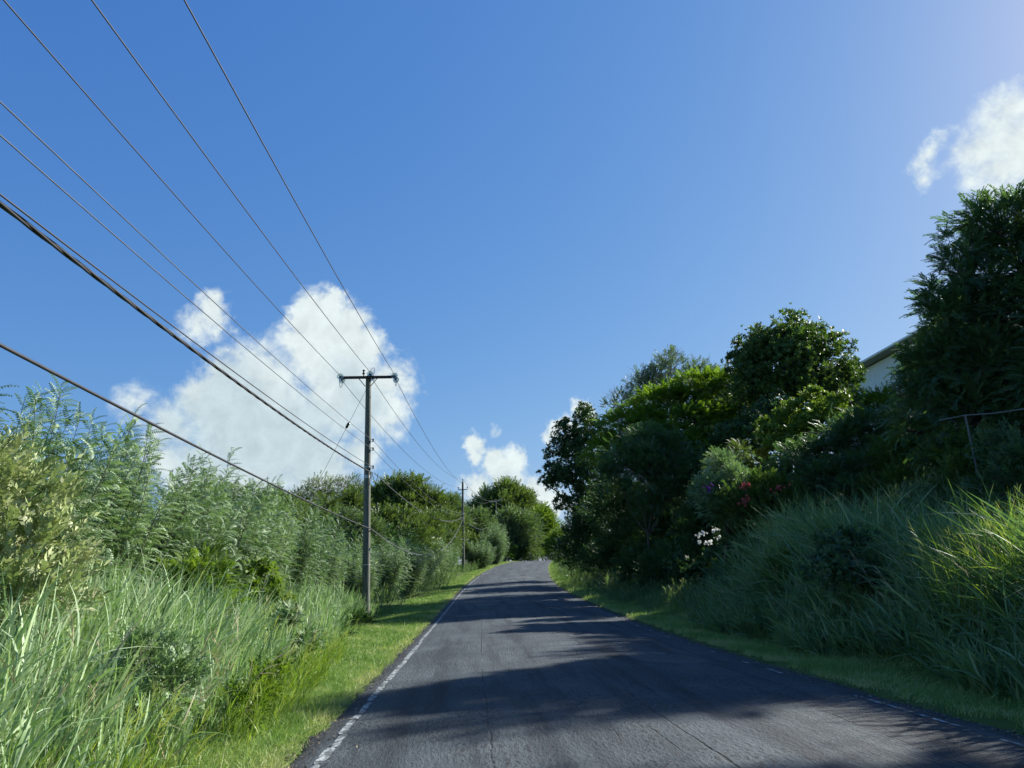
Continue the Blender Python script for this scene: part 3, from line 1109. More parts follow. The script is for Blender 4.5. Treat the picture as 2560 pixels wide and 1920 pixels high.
# ------------------------------------------------------------------ left shrubs: upright whips of feather leaves blown to one side
def whip_shrub(seed, nwhip, height, spread):
    rng = np.random.RandomState(seed)
    P, D, S, T, paths = [], [], [], [], []
    for w in range(nwhip):
        a = rng.uniform(0, 2 * PI)
        r = spread * math.sqrt(rng.rand())
        b = np.array([r * .35 * math.cos(a), r * .35 * math.sin(a), 0])
        hgt = height * rng.uniform(.42, 1.0) ** .8 * (1 - .25 * (r / spread) ** 2)
        tip = np.array([r * math.cos(a) * 1.05 + .05 * hgt, r * math.sin(a) * 1.05, hgt])
        path = curve(b, tip, rng, .035, 9)
        path[:, 0] += .05 * hgt * np.linspace(0, 1, 9) ** 2
        paths.append((path, np.linspace(.020, .004, 9)))
        tone = .46 + rng.normal(0, .19)
        nf = int(hgt / .040)
        ts = np.linspace(.10, 1.0, nf)
        ii = ts * 8
        i0 = np.minimum(ii.astype(int), 7)
        fr = (ii - i0)[:, None]
        pp = path[i0] * (1 - fr) + path[i0 + 1] * fr
        az = 2.4 * np.arange(nf) + a + rng.normal(0, .3, nf)
        up_ = .22 + .9 * (ts ** 8) + rng.normal(0, .18, nf)
        dd = np.column_stack([np.cos(az) + .75, np.sin(az), up_])
        P.append(pp)
        D.append(dd)
        S.append((.25 + .17 * np.sin(PI * np.clip(ts, 0, .97))) * rng.uniform(.75, 1.25, nf))
        T.append(tone + rng.normal(0, .09, nf))
    V, Q = tubes(paths, 4)
    stem = np_mesh('stem', V, Q, smooth=True)
    stem.materials.append(BARK)
    V, Q, T = scatter(SP_PIN, np.concatenate(P), np.concatenate(D), np.concatenate(S), rng, np.concatenate(T), .35, .08)
    leaf = np_mesh('foliage', V, Q, T)
    leaf.materials.append(LM_SHRUB)
    return stem, leaf


WH = [whip_shrub(50, 78, 4.6, 1.8), whip_shrub(51, 76, 4.5, 1.9), whip_shrub(52, 80, 4.7, 1.7), whip_shrub(53, 74, 4.4, 1.9)]
GRP = 'feather-leaved shrubs along the left roadside'
ROW = [  # x, y, scale, mesh, turn, label
    (-7.6, 9.6, .98, 0, .2, 'tall windblown feather-leaved shrub at the left edge, behind the pale straw-coloured bush'),
    (-7.5, 12.4, 1.0, 2, -.3, 'tallest windblown feather-leaved shrub, its lone tips against blue sky above the pale bush'),
    (-7.3, 15.0, 1.03, 1, .4, 'feather-leaved shrub whose forked tips reach the left edge of the big cloud'),
    (-7.0, 17.4, .93, 3, -.5, 'feather-leaved shrub rising behind the highest tuft of reed grass'),
    (-6.9, 20.0, 1.0, 0, .9, 'feather-leaved shrub under the thick low cable, left of the small palm crown'),
    (-6.7, 22.6, .94, 2, -.9, 'feather-leaved shrub in front of the small palm crown'),
    (-6.7, 25.3, .98, 1, -.2, 'feather-leaved shrub just right of the small palm crown'),
    (-6.5, 28.0, .86, 3, .6, 'lower feather-leaved shrub in front of the bare grey tree'),
    (-6.3, 31.0, .84, 0, -.4, 'feather-leaved shrub touching the left side of the wooden near pole'),
    (-9.8, 11.2, 1.02, 3, .1, 'feather-leaved shrub at the left picture edge, second row behind the roadside shrubs'),
    (-10.0, 15.6, .95, 2, .5, 'half hidden feather-leaved shrub filling the gap behind the lone tall tips'),
    (-9.7, 20.6, .95, 1, -.6, 'half hidden feather-leaved shrub at the back under the left end of the cloud'),
    (-9.5, 26.2, .9, 0, .3, 'half hidden feather-leaved shrub directly left of the olive roundish bush'),
    (-9.0, 32.5, .85, 2, -.2, 'half hidden feather-leaved shrub at the back beneath the second palm'),
]
for (x, y, s, k, t, lab) in ROW:
    r_ = empty('feather_leaf_shrub', (x, y, float(H(x, y)) - .05), lab, 'shrub', GRP)
    r_.scale = (s, s, s * 1.14)
    r_.rotation_euler = (0, 0, t)
    link('stem', WH[k][0], None, r_)
    link('foliage', WH[k][1], None, r_)
FAR_ROW = [
    (-5.8, 36.5, .82, 1, .7, 'shaded feather-leaved shrub directly right of the wooden near pole'),
    (-4.9, 42.0, .80, 3, -.7, 'second dark feather-leaved shrub to the right of the near pole'),
    (-4.2, 48.0, .84, 0, .3, 'feather-leaved shrub halfway between the near pole and the second pole'),
    (-3.7, 54.5, .86, 2, -.4, 'pale sunlit feather-leaved shrub under the lowest point of the hanging cable'),
    (-3.0, 61.0, .85, 1, .2, 'pale feather-leaved shrub to the left of the second pole'),
    (-2.6, 68.5, .88, 3, .6, 'pale feather-leaved shrub right beside the foot of the second pole'),
    (1.0, 84.0, .95, 0, -.2, 'feather-leaved shrub just right of the second pole at the roadside'),
    (3.2, 97.0, 1.0, 2, .5, 'feather-leaved shrub between the second pole and the far pole'),
]
for (x, y, s, k, t, lab) in FAR_ROW:
    r_ = empty('feather_leaf_shrub', (x, y, float(H(x, y)) - .05), lab, 'shrub', GRP)
    zs_ = 1.0 + .22 * math.sin(y * 1.7)
    r_.scale = (s * 1.12, s * 1.2, s * zs_)
    r_.rotation_euler = (0, 0, t)
    link('stem', WH[k][0], None, r_)
    link('foliage', WH[k][1], None, r_)

# pale bush at the left picture edge, bright weeds in the grass
crown_tree('straw_leaf_bush', 'pale straw-coloured bush with small upright leaves at the left picture edge', 'bush', g0(20, 7.6),
           lobes((-60, 1060, 7.6, 95), (30, 1090, 7.6, 75), (-20, 1190, 7.4, 105), (75, 1200, 7.4, 62), (-70, 1310, 7.4, 110), (40, 1310, 7.2, 70), (110, 1280, 7.2, 40)),
           SP_SML, LM_PALE, .24, .8, 61, None, .26, 10, .8, (.45, 0, 0), .7, .02, extra_twigs=0, inner=.15)
WEED = 'leafy weeds in the left grass'
for (nm, lab, px, y, lb, mt, sp, sz, sd) in [
    ('leafy_weed', 'yellow-green fern-like weed bush growing among the reeds below the feathery shrubs', 425, 12.5, [(420, 1270, 12.5, 55), (450, 1330, 12.3, 50)], LM_LIME, SP_FEA, .30, 62),
    ('leafy_weed', 'bright lime glossy weed at the back of the reed grass, left of the near pole', 560, 17.5, [(555, 1265, 17.5, 40), (580, 1300, 17.3, 36)], LM_LIME, SP_ROS, .24, 63),
    ('leafy_weed', 'sunlit pale green leafy weed overhanging the mown verge', 640, 13.6, [(635, 1375, 13.6, 45), (650, 1420, 13.4, 42), (600, 1420, 13.5, 40)], LM_SHRUB, SP_ROS, .22, 64),
    ('leafy_weed', 'low sunlit yellow-green weed spilling onto the verge at the reed edge', 560, 8.2, [(560, 1495, 8.6, 30), (530, 1535, 8.2, 30), (590, 1470, 8.9, 22)], LM_LIME, SP_SML, .15, 65),
    ('leafy_weed', 'dark low weed mound in the shade at the foot of the near pole', 740, 23.0, [(720, 1385, 21.5, 34), (770, 1365, 25.0, 30)], LM_DARK, SP_SML, .22, 66),
    ('leafy_weed', 'broad-leaved dark weed in the middle of the tall grass on the right bank', 1830, 12.6, [(1815, 1215, 12.8, 62), (1850, 1260, 12.4, 52)], LM_FEATH, SP_ROS, .17, 67),
    ('leafy_weed', 'fine-leaved weed at the left end of the tall grass on the right bank', 1720, 16.0, [(1705, 1250, 16.2, 50), (1735, 1285, 15.8, 46)], LM_ROUND, SP_SML, .17, 69),
    ('leafy_weed', 'small leafy weed among the left reeds near the bottom picture edge', 330, 6.6, [(330, 1440, 6.7, 60), (370, 1490, 6.5, 50)], LM_SHRUB, SP_SML, .13, 70),
]:
    crown_tree(nm, lab, 'weed', g0(px, y), lobes(*lb), sp, mt, sz, 1.2, sd, WEED, .3, 9, .7, (.3, 0, 0), .5, .012)

# ------------------------------------------------------------------ background beyond the shrubs, left and centre
BG = 'trees in the background'
crown_tree('round_tree', 'rounded dark olive tree on the skyline directly right of the near pole', 'tree', g0(870, 88),
           lobes((850, 1072, 88, 36), (890, 1070, 88, 34), (826, 1098, 88, 40), (925, 1100, 88, 36), (870, 1115, 87, 50), (952, 1125, 88, 32), (905, 1140, 86, 42), (830, 1150, 87, 42)),
           SP_SML, LM_FAR, .75, 1.5, 71, BG, .24, 7, trunk_r=.3)
crown_tree('bare_tree', 'bare grey spreading tree with thin leafless twigs on the skyline left of the near pole', 'tree', g0(690, 105),
           lobes((700, 1066, 105, 50, .7), (650, 1085, 105, 42, .7), (750, 1064, 105, 46, .7), (620, 1095, 105, 26, .7), (775, 1085, 105, 36), (690, 1100, 104, 50, .7)),
           SP_SML, LM_FAR, .50, .16, 72, BG, .24, 3, trunk_r=.34, bark=TWIG, extra_twigs=420)
crown_tree('olive_bush', 'olive roundish bush behind the feathery shrubs, left of the bare grey tree', 'bush', g0(590, 62),
           lobes((590, 1100, 62, 34), (560, 1110, 62, 30), (620, 1118, 62, 34), (590, 1130, 61, 40)), SP_SML, LM_FAR, .5, 1.3, 73, BG, .24, 7)
crown_tree('sage_tree', 'small pale sage-green tree on the skyline left of the second pole', 'tree', g0(972, 100),
           lobes((975, 1098, 100, 26), (955, 1120, 100, 28), (990, 1125, 100, 26), (972, 1145, 99, 34)), SP_SML, LM_FARG, .6, 1.3, 74, BG, .24, 7)
crown_tree('dome_tree', 'large dome-shaped tree beyond the crest of the road under the small cloud', 'tree', g0(1090, 152),
           lobes((1092, 1080, 152, 36), (1062, 1098, 152, 38), (1122, 1098, 152, 38), (1095, 1120, 150, 52), (1040, 1125, 152, 40), (1150, 1130, 152, 36), (1070, 1160, 150, 50), (1130, 1160, 150, 46)),
           SP_SML, LM_FAR, 1.05, 1.5, 75, BG, .24, 7, trunk_r=.4)
crown_tree('sage_tree', 'grey-green bushy tree in front of the dome tree, right beside the far pole', 'tree', g0(1110, 126),
           lobes((1105, 1140, 126, 36), (1135, 1150, 126, 36), (1090, 1172, 125, 32), (1125, 1185, 125, 36)), SP_SML, LM_FARG, .8, 1.3, 76, BG, .24, 7)
crown_tree('sage_tree', 'grey-green tree in front of the dome tree, between second and far pole', 'tree', g0(1035, 110),
           lobes((1035, 1140, 110, 34), (1020, 1165, 110, 30), (1050, 1175, 109, 34)), SP_SML, LM_FARG, .7, 1.3, 77, BG, .24, 7)
crown_tree('sunlit_tree', 'bright yellow-green backlit tree where the road disappears', 'tree', g0(1175, 142),
           lobes((1165, 1128, 142, 30), (1150, 1160, 141, 34), (1185, 1160, 142, 34), (1170, 1190, 140, 30)), SP_SML, LM_LIME, .85, 1.3, 78, BG, .24, 7)
crown_tree('sunlit_tree', 'low yellow-green bush behind the small road sign', 'bush', g0(1215, 134),
           lobes((1212, 1170, 134, 24), (1200, 1190, 133, 24), (1230, 1192, 134, 20)), SP_SML, LM_LIME, .7, 1.3, 79, BG, .24, 7)
crown_tree('dark_bush', 'dark bush at the bend of the road behind the far pole', 'bush', g0(1085, 122),
           lobes((1060, 1185, 120, 24), (1090, 1195, 122, 24), (1130, 1196, 124, 20)), SP_SML, LM_DARK, .6, 1.3, 80, BG, .24, 7)


crown_tree('dark_bush', 'dark green bush on the slope below the rounded olive tree', 'bush', g0(850, 62),
           lobes((830, 1140, 62, 36), (870, 1150, 62, 40), (920, 1150, 64, 36), (900, 1170, 60, 36)), SP_SML, LM_FAR, .5, 1.3, 81, BG, .24, 7)
crown_tree('dark_bush', 'olive bush on the slope to the left of the second pole, under the wires', 'bush', g0(950, 76),
           lobes((945, 1140, 76, 30), (975, 1145, 78, 30), (960, 1160, 75, 30)), SP_SML, LM_FAR, .55, 1.3, 82, BG, .24, 7)
crown_tree('olive_bush', 'olive bush on the skyline between the bare grey tree and the near pole', 'bush', g0(755, 70),
           lobes((765, 1095, 70, 30), (740, 1115, 70, 34), (700, 1125, 70, 34), (660, 1130, 68, 34)), SP_SML, LM_FAR, .5, 1.3, 83, BG, .24, 7)

for (lab, px, y, lb, mt, sz, sd) in [
    ('low olive bush behind the feathery shrubs, below the bare grey tree', 690, 52, [(640, 1150, 52, 44), (700, 1158, 51, 46), (670, 1195, 50, 44)], LM_FAR, .42, 401),
    ('low grey-green bush behind the feathery shrubs, just left of the near pole', 760, 46, [(750, 1155, 46, 44), (790, 1165, 46, 40), (765, 1200, 45, 44)], LM_FARG, .38, 402),
    ('low dark bush right of the near pole, behind the hanging pale cable', 845, 54, [(825, 1185, 54, 38), (870, 1195, 55, 38), (850, 1220, 53, 34)], LM_DARK, .42, 403),
    ('grey-green bush behind the pale shrubs, below the sagging cable', 935, 70, [(915, 1178, 70, 34), (955, 1185, 71, 32), (935, 1205, 69, 28)], LM_FARG, .5, 404),
    ('olive bush at the roadside between the second pole and the far pole', 1030, 100, [(1020, 1185, 98, 24), (1045, 1190, 101, 22), (1030, 1205, 97, 18)], LM_FAR, .6, 405),
    ('yellow-green bush at the roadside below the far pole', 1110, 128, [(1105, 1195, 127, 18), (1150, 1196, 130, 18), (1125, 1200, 126, 16)], LM_LIME, .6, 406),
    ('dark bush closing the bend behind the road crest', 1180, 150, [(1165, 1185, 150, 26), (1200, 1192, 150, 24), (1140, 1192, 148, 22), (1230, 1195, 150, 22)], LM_FAR, .8, 407),
    ('grey-green bush just behind the foot of the second pole', 988, 84, [(985, 1192, 84, 24), (1005, 1200, 85, 22), (965, 1205, 82, 20)], LM_FARG, .5, 409),
    ('olive bush on the skyline left of the small palm crown', 440, 60, [(430, 1095, 60, 36), (470, 1105, 60, 34), (400, 1110, 60, 34)], LM_FAR, .5, 408),
]:
    crown_tree('hill_bush', lab, 'bush', g0(px, y), lobes(*lb), SP_SML, mt, sz, 1.1, sd, BG, .24, 7, trunk_r=.06)


def palm(name, label, base, top, n, L, seed):
    rng = np.random.RandomState(seed)
    b = np.array([base[0], base[1], float(H(*base)) - .05])
    root = empty(name, tuple(b), label, 'palm tree', BG)
    t = np.array(top) - b
    pth = curve((0, 0, 0), t, rng, .03, 8)
    V, Q = tubes([(pth, np.linspace(.17, .10, 8))], 8)
    link('trunk', np_mesh('trunk', V, Q, smooth=True), BARK, root)
    az = 2.4 * np.arange(n)
    el = np.linspace(1.4, -.25, n)
    D = np.column_stack([np.cos(az) + .35, np.sin(az), el])
    V, Q, T = scatter(SP_PALM, np.tile(t, (n, 1)), D, L * rng.uniform(.85, 1.1, n), rng, np.full(n, .5), .1, .12)
    link('crown', np_mesh('crown', V, Q, T), LM_PALM, root)


palm('palm_tree', 'palm crown peeping over the feathery shrubs below the left part of the cloud', g0(505, 52), at(505 * K, 1072 * K, 52), 20, 1.5, 84)
palm('palm_tree', 'palm standing in front of the bare grey tree, left of the near pole', g0(705, 66), at(705 * K, 1098 * K, 66), 24, 2.0, 85)

# ------------------------------------------------------------------ right bank: trees and bushes
RT = 'trees on the right bank'
crown_tree('feathery_tree', 'tall dark tree with drooping feathery leaves at the right picture edge', 'tree', g0(2180, 18.6),
           lobes((2150, 505, 18, 85), (2198, 505, 18.3, 80), (2088, 545, 18, 58), (2030, 650, 18, 46), (1990, 790, 18, 40), (2210, 590, 18.6, 105), (2085, 600, 17.8, 72), (2135, 690, 18, 110), (2050, 705, 17.8, 76), (2035, 800, 17.8, 84), (2130, 830, 17.4, 115),
                 (1995, 880, 17.9, 62), (2080, 930, 17.4, 95), (2030, 800, 22, 62), (2010, 880, 22, 68), (2095, 700, 22, 72), (2110, 840, 22.5, 90), (2070, 950, 22, 76), (2000, 845, 24.5, 62), (2085, 720, 25.5, 74), (2060, 830, 25.5, 84), (2020, 815, 28, 62), (2090, 760, 28.5, 80),
                  (2340, 700, 16.4, 140), (2300, 840, 16, 110), (2350, 560, 17, 120), (2340, 440, 17.2, 105), (2420, 600, 16, 130), (2440, 760, 15.2, 120),  (2240, 750, 18.6, 125), (2290, 560, 18.8, 120), (2320, 720, 19, 130), (2230, 920, 17.8, 125), (1960, 930, 18.4, 45)),
           SP_FEA, LM_FEATH, .40, .80, 91, RT, .26, 9, 1.0, (-.15, 0, 0), .10, .22, extra_twigs=14)
crown_tree('round_crowned_tree', 'round-crowned broadleaf tree standing highest on the ridge, beside the white house', 'tree', g0(1715, 36),
           lobes((1712, 745, 36, 72), (1652, 770, 36.5, 66), (1775, 775, 36, 66), (1610, 790, 36.5, 42), (1700, 830, 35.5, 95), (1800, 830, 36, 60), (1630, 850, 36, 66), (1760, 870, 35.5, 72), (1840, 800, 36.5, 26)),
           SP_ROS, LM_ROUND, .28, 1.15, 92, RT, .24, 9, .8, (0, 0, 0), .25, .22, gap=.12, extra_twigs=14)
crown_tree('flame_tree', 'wide spreading tree with flat tiers of ferny leaves, bright yellow-green on top', 'tree', g0(1470, 41),
           lobes((1580, 838, 41, 70, .42), (1510, 850, 41.5, 80, .42), (1440, 880, 41.5, 85, .42), (1375, 925, 41, 80, .45), (1590, 890, 40, 80, .42), (1500, 920, 39.5, 95, .42),
                 (1420, 960, 39.5, 90, .45), (1330, 985, 40.5, 66, .6), (1570, 960, 39, 90, .42), (1490, 990, 38.5, 90, .45), (1640, 860, 40, 55, .5)),
           SP_FEA, LM_FLAME, .50, 1.1, 93, RT, .26, 9, .9, (-.1, 0, 0), .35, .26, flat=.3)
crown_tree('twiggy_tree', 'greyish half-bare twiggy tree on the skyline behind the spreading tree', 'tree', g0(1440, 56),
           lobes((1450, 800, 56, 42), (1500, 815, 56, 40), (1395, 845, 56, 44), (1345, 880, 56.5, 40), (1425, 835, 55.5, 44), (1540, 825, 56, 28)),
           SP_SML, LM_FARG, .42, .38, 94, RT, .24, 6, trunk_r=.28, bark=TWIG, extra_twigs=200)
crown_tree('lacy_tree', 'dark lacy tree with sky showing through, leftmost on the right bank, leaning over the road', 'tree', (11.2, 59.0),
           lobes((1262, 905, 58, 30), (1222, 935, 58, 30), (1212, 975, 58, 36), (1280, 945, 58, 40), (1252, 985, 57.5, 44), (1190, 1028, 58, 26), (1225, 1040, 57.5, 42), (1280, 1030, 57, 50),
                 (1178, 1046, 58, 14), (1215, 1090, 58, 22), (1260, 1090, 57, 42)),
           SP_ROS, LM_DARK, .28, .95, 95, RT, .22, 7, .9, (-.2, 0, 0), .2, .2, gap=.25, inner=.3)
RB = 'bushes on the right bank'
LIST = [
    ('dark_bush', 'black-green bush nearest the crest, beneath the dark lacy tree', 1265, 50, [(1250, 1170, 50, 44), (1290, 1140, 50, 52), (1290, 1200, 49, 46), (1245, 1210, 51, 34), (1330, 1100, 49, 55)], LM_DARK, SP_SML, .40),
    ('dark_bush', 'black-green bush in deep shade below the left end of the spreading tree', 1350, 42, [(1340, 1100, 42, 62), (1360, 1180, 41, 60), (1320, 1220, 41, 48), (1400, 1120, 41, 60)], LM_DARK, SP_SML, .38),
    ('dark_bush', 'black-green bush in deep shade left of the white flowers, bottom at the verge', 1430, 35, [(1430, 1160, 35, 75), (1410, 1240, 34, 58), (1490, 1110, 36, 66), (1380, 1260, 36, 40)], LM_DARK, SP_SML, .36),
    ('feathery_bush', 'feathery green bush catching some sun in front of the spreading tree', 1400, 33.5, [(1392, 962, 34, 44), (1348, 1000, 33.5, 48), (1440, 990, 33.5, 52), (1400, 1035, 33, 62), (1325, 1040, 33.5, 36), (1480, 1035, 33, 52), (1440, 1080, 33, 60)], LM_FEATH, SP_PINW, .36),
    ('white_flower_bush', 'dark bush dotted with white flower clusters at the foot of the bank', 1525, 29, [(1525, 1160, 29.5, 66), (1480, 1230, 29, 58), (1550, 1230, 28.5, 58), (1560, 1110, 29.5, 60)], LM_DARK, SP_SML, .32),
    ('bright_leaf_bush', 'bush with pale lime leaves between the round-crowned tree and the feathery tree', 1740, 27, [(1668, 920, 27, 32), (1716, 902, 27, 38), (1762, 884, 27, 42), (1805, 900, 27, 48), (1745, 950, 26.5, 50), (1680, 965, 26.5, 44)], LM_LIME, SP_ROS, .24),
    ('pinnate_bush', 'sunlit pale green feather-leaved bush left of the golden bush', 1570, 24, [(1560, 1010, 24, 34), (1590, 1045, 23.5, 38), (1535, 1065, 23.5, 38), (1620, 1080, 23.5, 42), (1560, 1100, 23.5, 44)], LM_SHRUB, SP_PIN, .22),
    ('golden_bush', 'golden yellow-leaved ornamental bush in the middle of the right bank', 1640, 26, [(1642, 1004, 26, 26), (1618, 1018, 26, 22), (1662, 1026, 26, 28), (1640, 1040, 25.5, 30)], LM_YEL, SP_ROS, .20),
    ('conical_bush', 'dense olive rounded conifer-like bush behind the golden bush', 1596, 28, [(1594, 985, 28, 27), (1580, 1010, 28, 26), (1612, 1012, 28, 26), (1596, 1035, 28, 34)], LM_FAR, SP_FEA, .22),
    ('red_flower_bush', 'dark green bush with a few coral-red blossoms', 1640, 22.5, [(1640, 1075, 22.5, 46), (1690, 1085, 22.5, 50), (1600, 1105, 22.5, 46), (1660, 1130, 22, 56), (1730, 1130, 22, 56)], LM_ROUND, SP_SML, .24),
    ('shade_bush', 'blue-green bush in shade below the bush with pale lime leaves', 1760, 24, [(1750, 1020, 24, 66), (1810, 980, 24, 66), (1700, 1040, 24, 50), (1790, 1070, 23, 66)], LM_FEATH, SP_FEA, .34),
    ('shade_bush', 'blue-green bush in shade below the white house', 1870, 23, [(1860, 960, 24, 70), (1880, 1040, 22.5, 70), (1930, 960, 23.5, 62), (1840, 1090, 22, 56)], LM_FEATH, SP_FEA, .34),
    ('shade_bush', 'dark olive bush directly left of the thin rail', 1965, 21, [(1960, 1000, 21, 66), (2000, 960, 21.5, 60), (1980, 1070, 20, 66), (1920, 1080, 21, 56)], LM_ROUND, SP_SML, .26),
    ('shade_bush', 'dark bush below the thin rail, above the tall grass', 2070, 16.4, [(2050, 1000, 17, 60), (2085, 1050, 15.8, 60), (2110, 985, 16.5, 56), (2140, 1040, 15.5, 56)], LM_ROUND, SP_SML, .25),
    ('shade_bush', 'dark bush at the right picture edge above the tall grass', 2200, 14.3, [(2190, 1000, 14.5, 62), (2240, 1040, 13.8, 80), (2170, 1055, 14, 52)], LM_FEATH, SP_SML, .24),
    ('yellow_green_bush', 'small yellow-green sunlit bush under the wall of the white house', 1850, 41, [(1845, 876, 41, 26), (1828, 905, 41, 32), (1880, 895, 40, 36), (1912, 880, 39, 38)], LM_LIME, SP_SML, .34),
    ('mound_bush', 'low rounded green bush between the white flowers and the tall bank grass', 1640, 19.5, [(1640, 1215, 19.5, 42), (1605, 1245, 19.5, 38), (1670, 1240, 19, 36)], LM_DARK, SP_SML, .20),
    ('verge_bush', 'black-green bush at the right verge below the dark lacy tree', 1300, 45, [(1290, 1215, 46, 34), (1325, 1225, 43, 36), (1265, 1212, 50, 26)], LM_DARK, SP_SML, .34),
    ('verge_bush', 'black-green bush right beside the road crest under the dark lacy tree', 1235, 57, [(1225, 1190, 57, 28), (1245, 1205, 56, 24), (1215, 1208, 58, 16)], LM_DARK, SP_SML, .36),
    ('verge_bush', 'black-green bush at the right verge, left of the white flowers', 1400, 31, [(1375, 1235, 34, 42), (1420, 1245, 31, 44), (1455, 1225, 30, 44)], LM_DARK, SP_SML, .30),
    ('verge_bush', 'dark leafy bush at the right verge directly below the white flowers', 1505, 26, [(1480, 1250, 27, 48), (1530, 1260, 25, 46), (1560, 1230, 25, 46)], LM_DARK, SP_ROS, .24),
    ('verge_bush', 'dark leafy bush at the right verge left of the low rounded bush', 1580, 22.5, [(1565, 1270, 23, 44), (1600, 1285, 21.5, 36), (1540, 1290, 23.5, 30)], LM_FEATH, SP_SML, .22),
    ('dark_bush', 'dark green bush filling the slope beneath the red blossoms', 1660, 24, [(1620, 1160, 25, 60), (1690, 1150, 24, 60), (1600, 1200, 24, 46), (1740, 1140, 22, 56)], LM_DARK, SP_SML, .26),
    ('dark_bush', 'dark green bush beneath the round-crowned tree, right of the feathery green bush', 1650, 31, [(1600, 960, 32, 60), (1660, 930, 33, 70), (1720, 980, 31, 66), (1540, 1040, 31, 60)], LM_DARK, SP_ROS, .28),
]
ROOTS = {}
for i, (nm, lab, px, y, lb, mt, sp, sz) in enumerate(LIST):
    ROOTS[lab] = crown_tree(nm, lab, 'bush', g0(px, y), lobes(*lb), sp, mt, sz, .95, 110 + i, RB, .26, 9, .8, (-.1, 0, 0), .35, .06)

# trees on the bank beyond the right picture edge: their shadow lies over the lower right of the road
off1 = crown_tree('roadside_tree', 'tree on the right bank beyond the picture edge whose shade falls on the nearest road', 'tree', (17.5, 11.6),
                  [(17.0, 11.5, 11.0, 2.3, 2.2, 1.8), (19.5, 12.0, 10.5, 2.2, 2.2, 2.0), (15.2, 10.2, 8.6, 1.8, 1.8, 1.6), (18, 10.6, 8.0, 2.3, 2.0, 2.0), (20.5, 11, 7.5, 2.0, 2.0, 2.0)],
                  SP_ROS, LM_ROUND, .34, 1.3, 140, RT, .33, 12, trunk_r=.2)


def blossom(parent, name, mat, px, py, y, n, size, seed, spread):
    rng = np.random.RandomState(seed)
    c = at(px * K, py * K, y) - np.array(parent.location)
    P = rng.normal(0, spread, (n, 3)) * np.array([1, .7, .6])
    D = rng.normal(0, .6, (n, 3)) + np.array([-.2, -.8, .5])
    sp = [sprig_rosette(6, .9, .75, .2, seed + q, .1) for q in range(2)]
    V, Q, T = scatter(sp, P, D, size * rng.uniform(.7, 1.2, n), rng, np.full(n, .5))
    link(name, np_mesh(name, V, Q, T), mat, parent, tuple(c))


def petal(name, c1, c2):
    return leaf_mat(name, [(0, c1), (1, c2)], .6, .3, .35, None, (1, 1, 1))


WHITE_P, RED_P, PURP_P = petal('white_petal', (.72, .74, .70), (.85, .86, .82)), petal('coral_petal', (.26, .05, .045), (.46, .13, .11)), petal('purple_petal', (.10, .02, .22), (.22, .05, .36))
wb = [o for o in COL.objects if o.name.startswith('white_flower_bush')][0]
for i, (x, y) in enumerate([(1510, 1157), (1520, 1154), (1541, 1147), (1549, 1147), (1511, 1171), (1527, 1174), (1534, 1172), (1558, 1162)]):
    blossom(wb, 'white_blossom', WHITE_P, x, y, 26.6, 6, .075, 200 + i, .06)
rb = [o for o in COL.objects if o.name.startswith('red_flower_bush')][0]
for i, (x, y) in enumerate([(1605, 1050), (1612, 1052), (1603, 1086), (1611, 1080), (1680, 1056), (1690, 1052)]):
    blossom(rb, 'red_blossom', RED_P, x, y, 20.6, 7, .065, 220 + i, .085)
pb = [o for o in COL.objects if o.name.startswith('pinnate_bush')][0]
for i, (x, y) in enumerate([(1527, 1052), (1533, 1056)]):
    blossom(pb, 'purple_blossom', PURP_P, x, y, 22.6, 5, .06, 230 + i, .08)

# ------------------------------------------------------------------ utility poles
WOOD = simple_mat('weathered_pole_wood', (0.085, 0.092, 0.078), (0.165, 0.172, 0.140), 7, .9, .2, 0, (5, 5, .35), .4)
STEEL = simple_mat('dark_rusty_steel', (0.030, 0.024, 0.024), (0.06, 0.045, 0.04), 12, .6, .4, .3)
GALV = simple_mat('galvanised_steel', (0.30, 0.31, 0.31), (0.42, 0.43, 0.43), 15, .45, .5, .6)
CERAM = simple_mat('brown_glazed_porcelain', (0.030, 0.014, 0.012), (0.05, 0.022, 0.018), 10, .2, .5)
WIRE_D = simple_mat('dark_weathered_cable', (0.020, 0.020, 0.026), (0.035, 0.035, 0.042), 3, .6, .3)
WIRE_A = simple_mat('bare_aluminium_wire', (0.065, 0.07, 0.085), (0.10, 0.11, 0.125), 3, .7, .2, .1)
m_, nt_, out_ = material('pale_green_glass')
gb = nt_.new('ShaderNodeBsdfPrincipled')
gb.inputs['Base Color'].default_value = (.66, .76, .71, 1)
gb.inputs['Roughness'].default_value = .08
gb.inputs['Transmission Weight'].default_value = .9
gb.inputs['IOR'].default_value = 1.3
nt_.l.new(gb.outputs[0], out_.inputs[0])
GLASS = m_

P1 = np.array([*at(790 * K, 1333 * K, 29.0)[:2], 0.0])
P1[2] = float(H(P1[0], P1[1]))
P1TOP = at(796 * K, 812 * K, 29.0)
P2 = np.array([*at(1001 * K, 1228 * K, 77.0)[:2], 0.0])
P2[2] = float(H(P2[0], P2[1]))
P2TOP = at(999.5 * K, 1040 * K, 77.0)
P3 = np.array([*at(1074 * K, 1195 * K, 131.0)[:2], 0.0])
P3[2] = float(H(P3[0], P3[1]))
P3TOP = at(1071 * K, 1082 * K, 131.0)


def shaft(root, b, t, r0, r1):
    m = MB()
    pts = [np.array([0, 0, -.3])] + [(t - b) * q for q in (.0, .2, .4, .6, .8, .985, 1.0)]
    rr = [r0] + [r0 + (r1 - r0) * q for q in (0, .2, .4, .6, .8, .985)] + [r1 * .8]
    m.tube(pts, rr, 14)
    return m.build('shaft', WOOD, root)


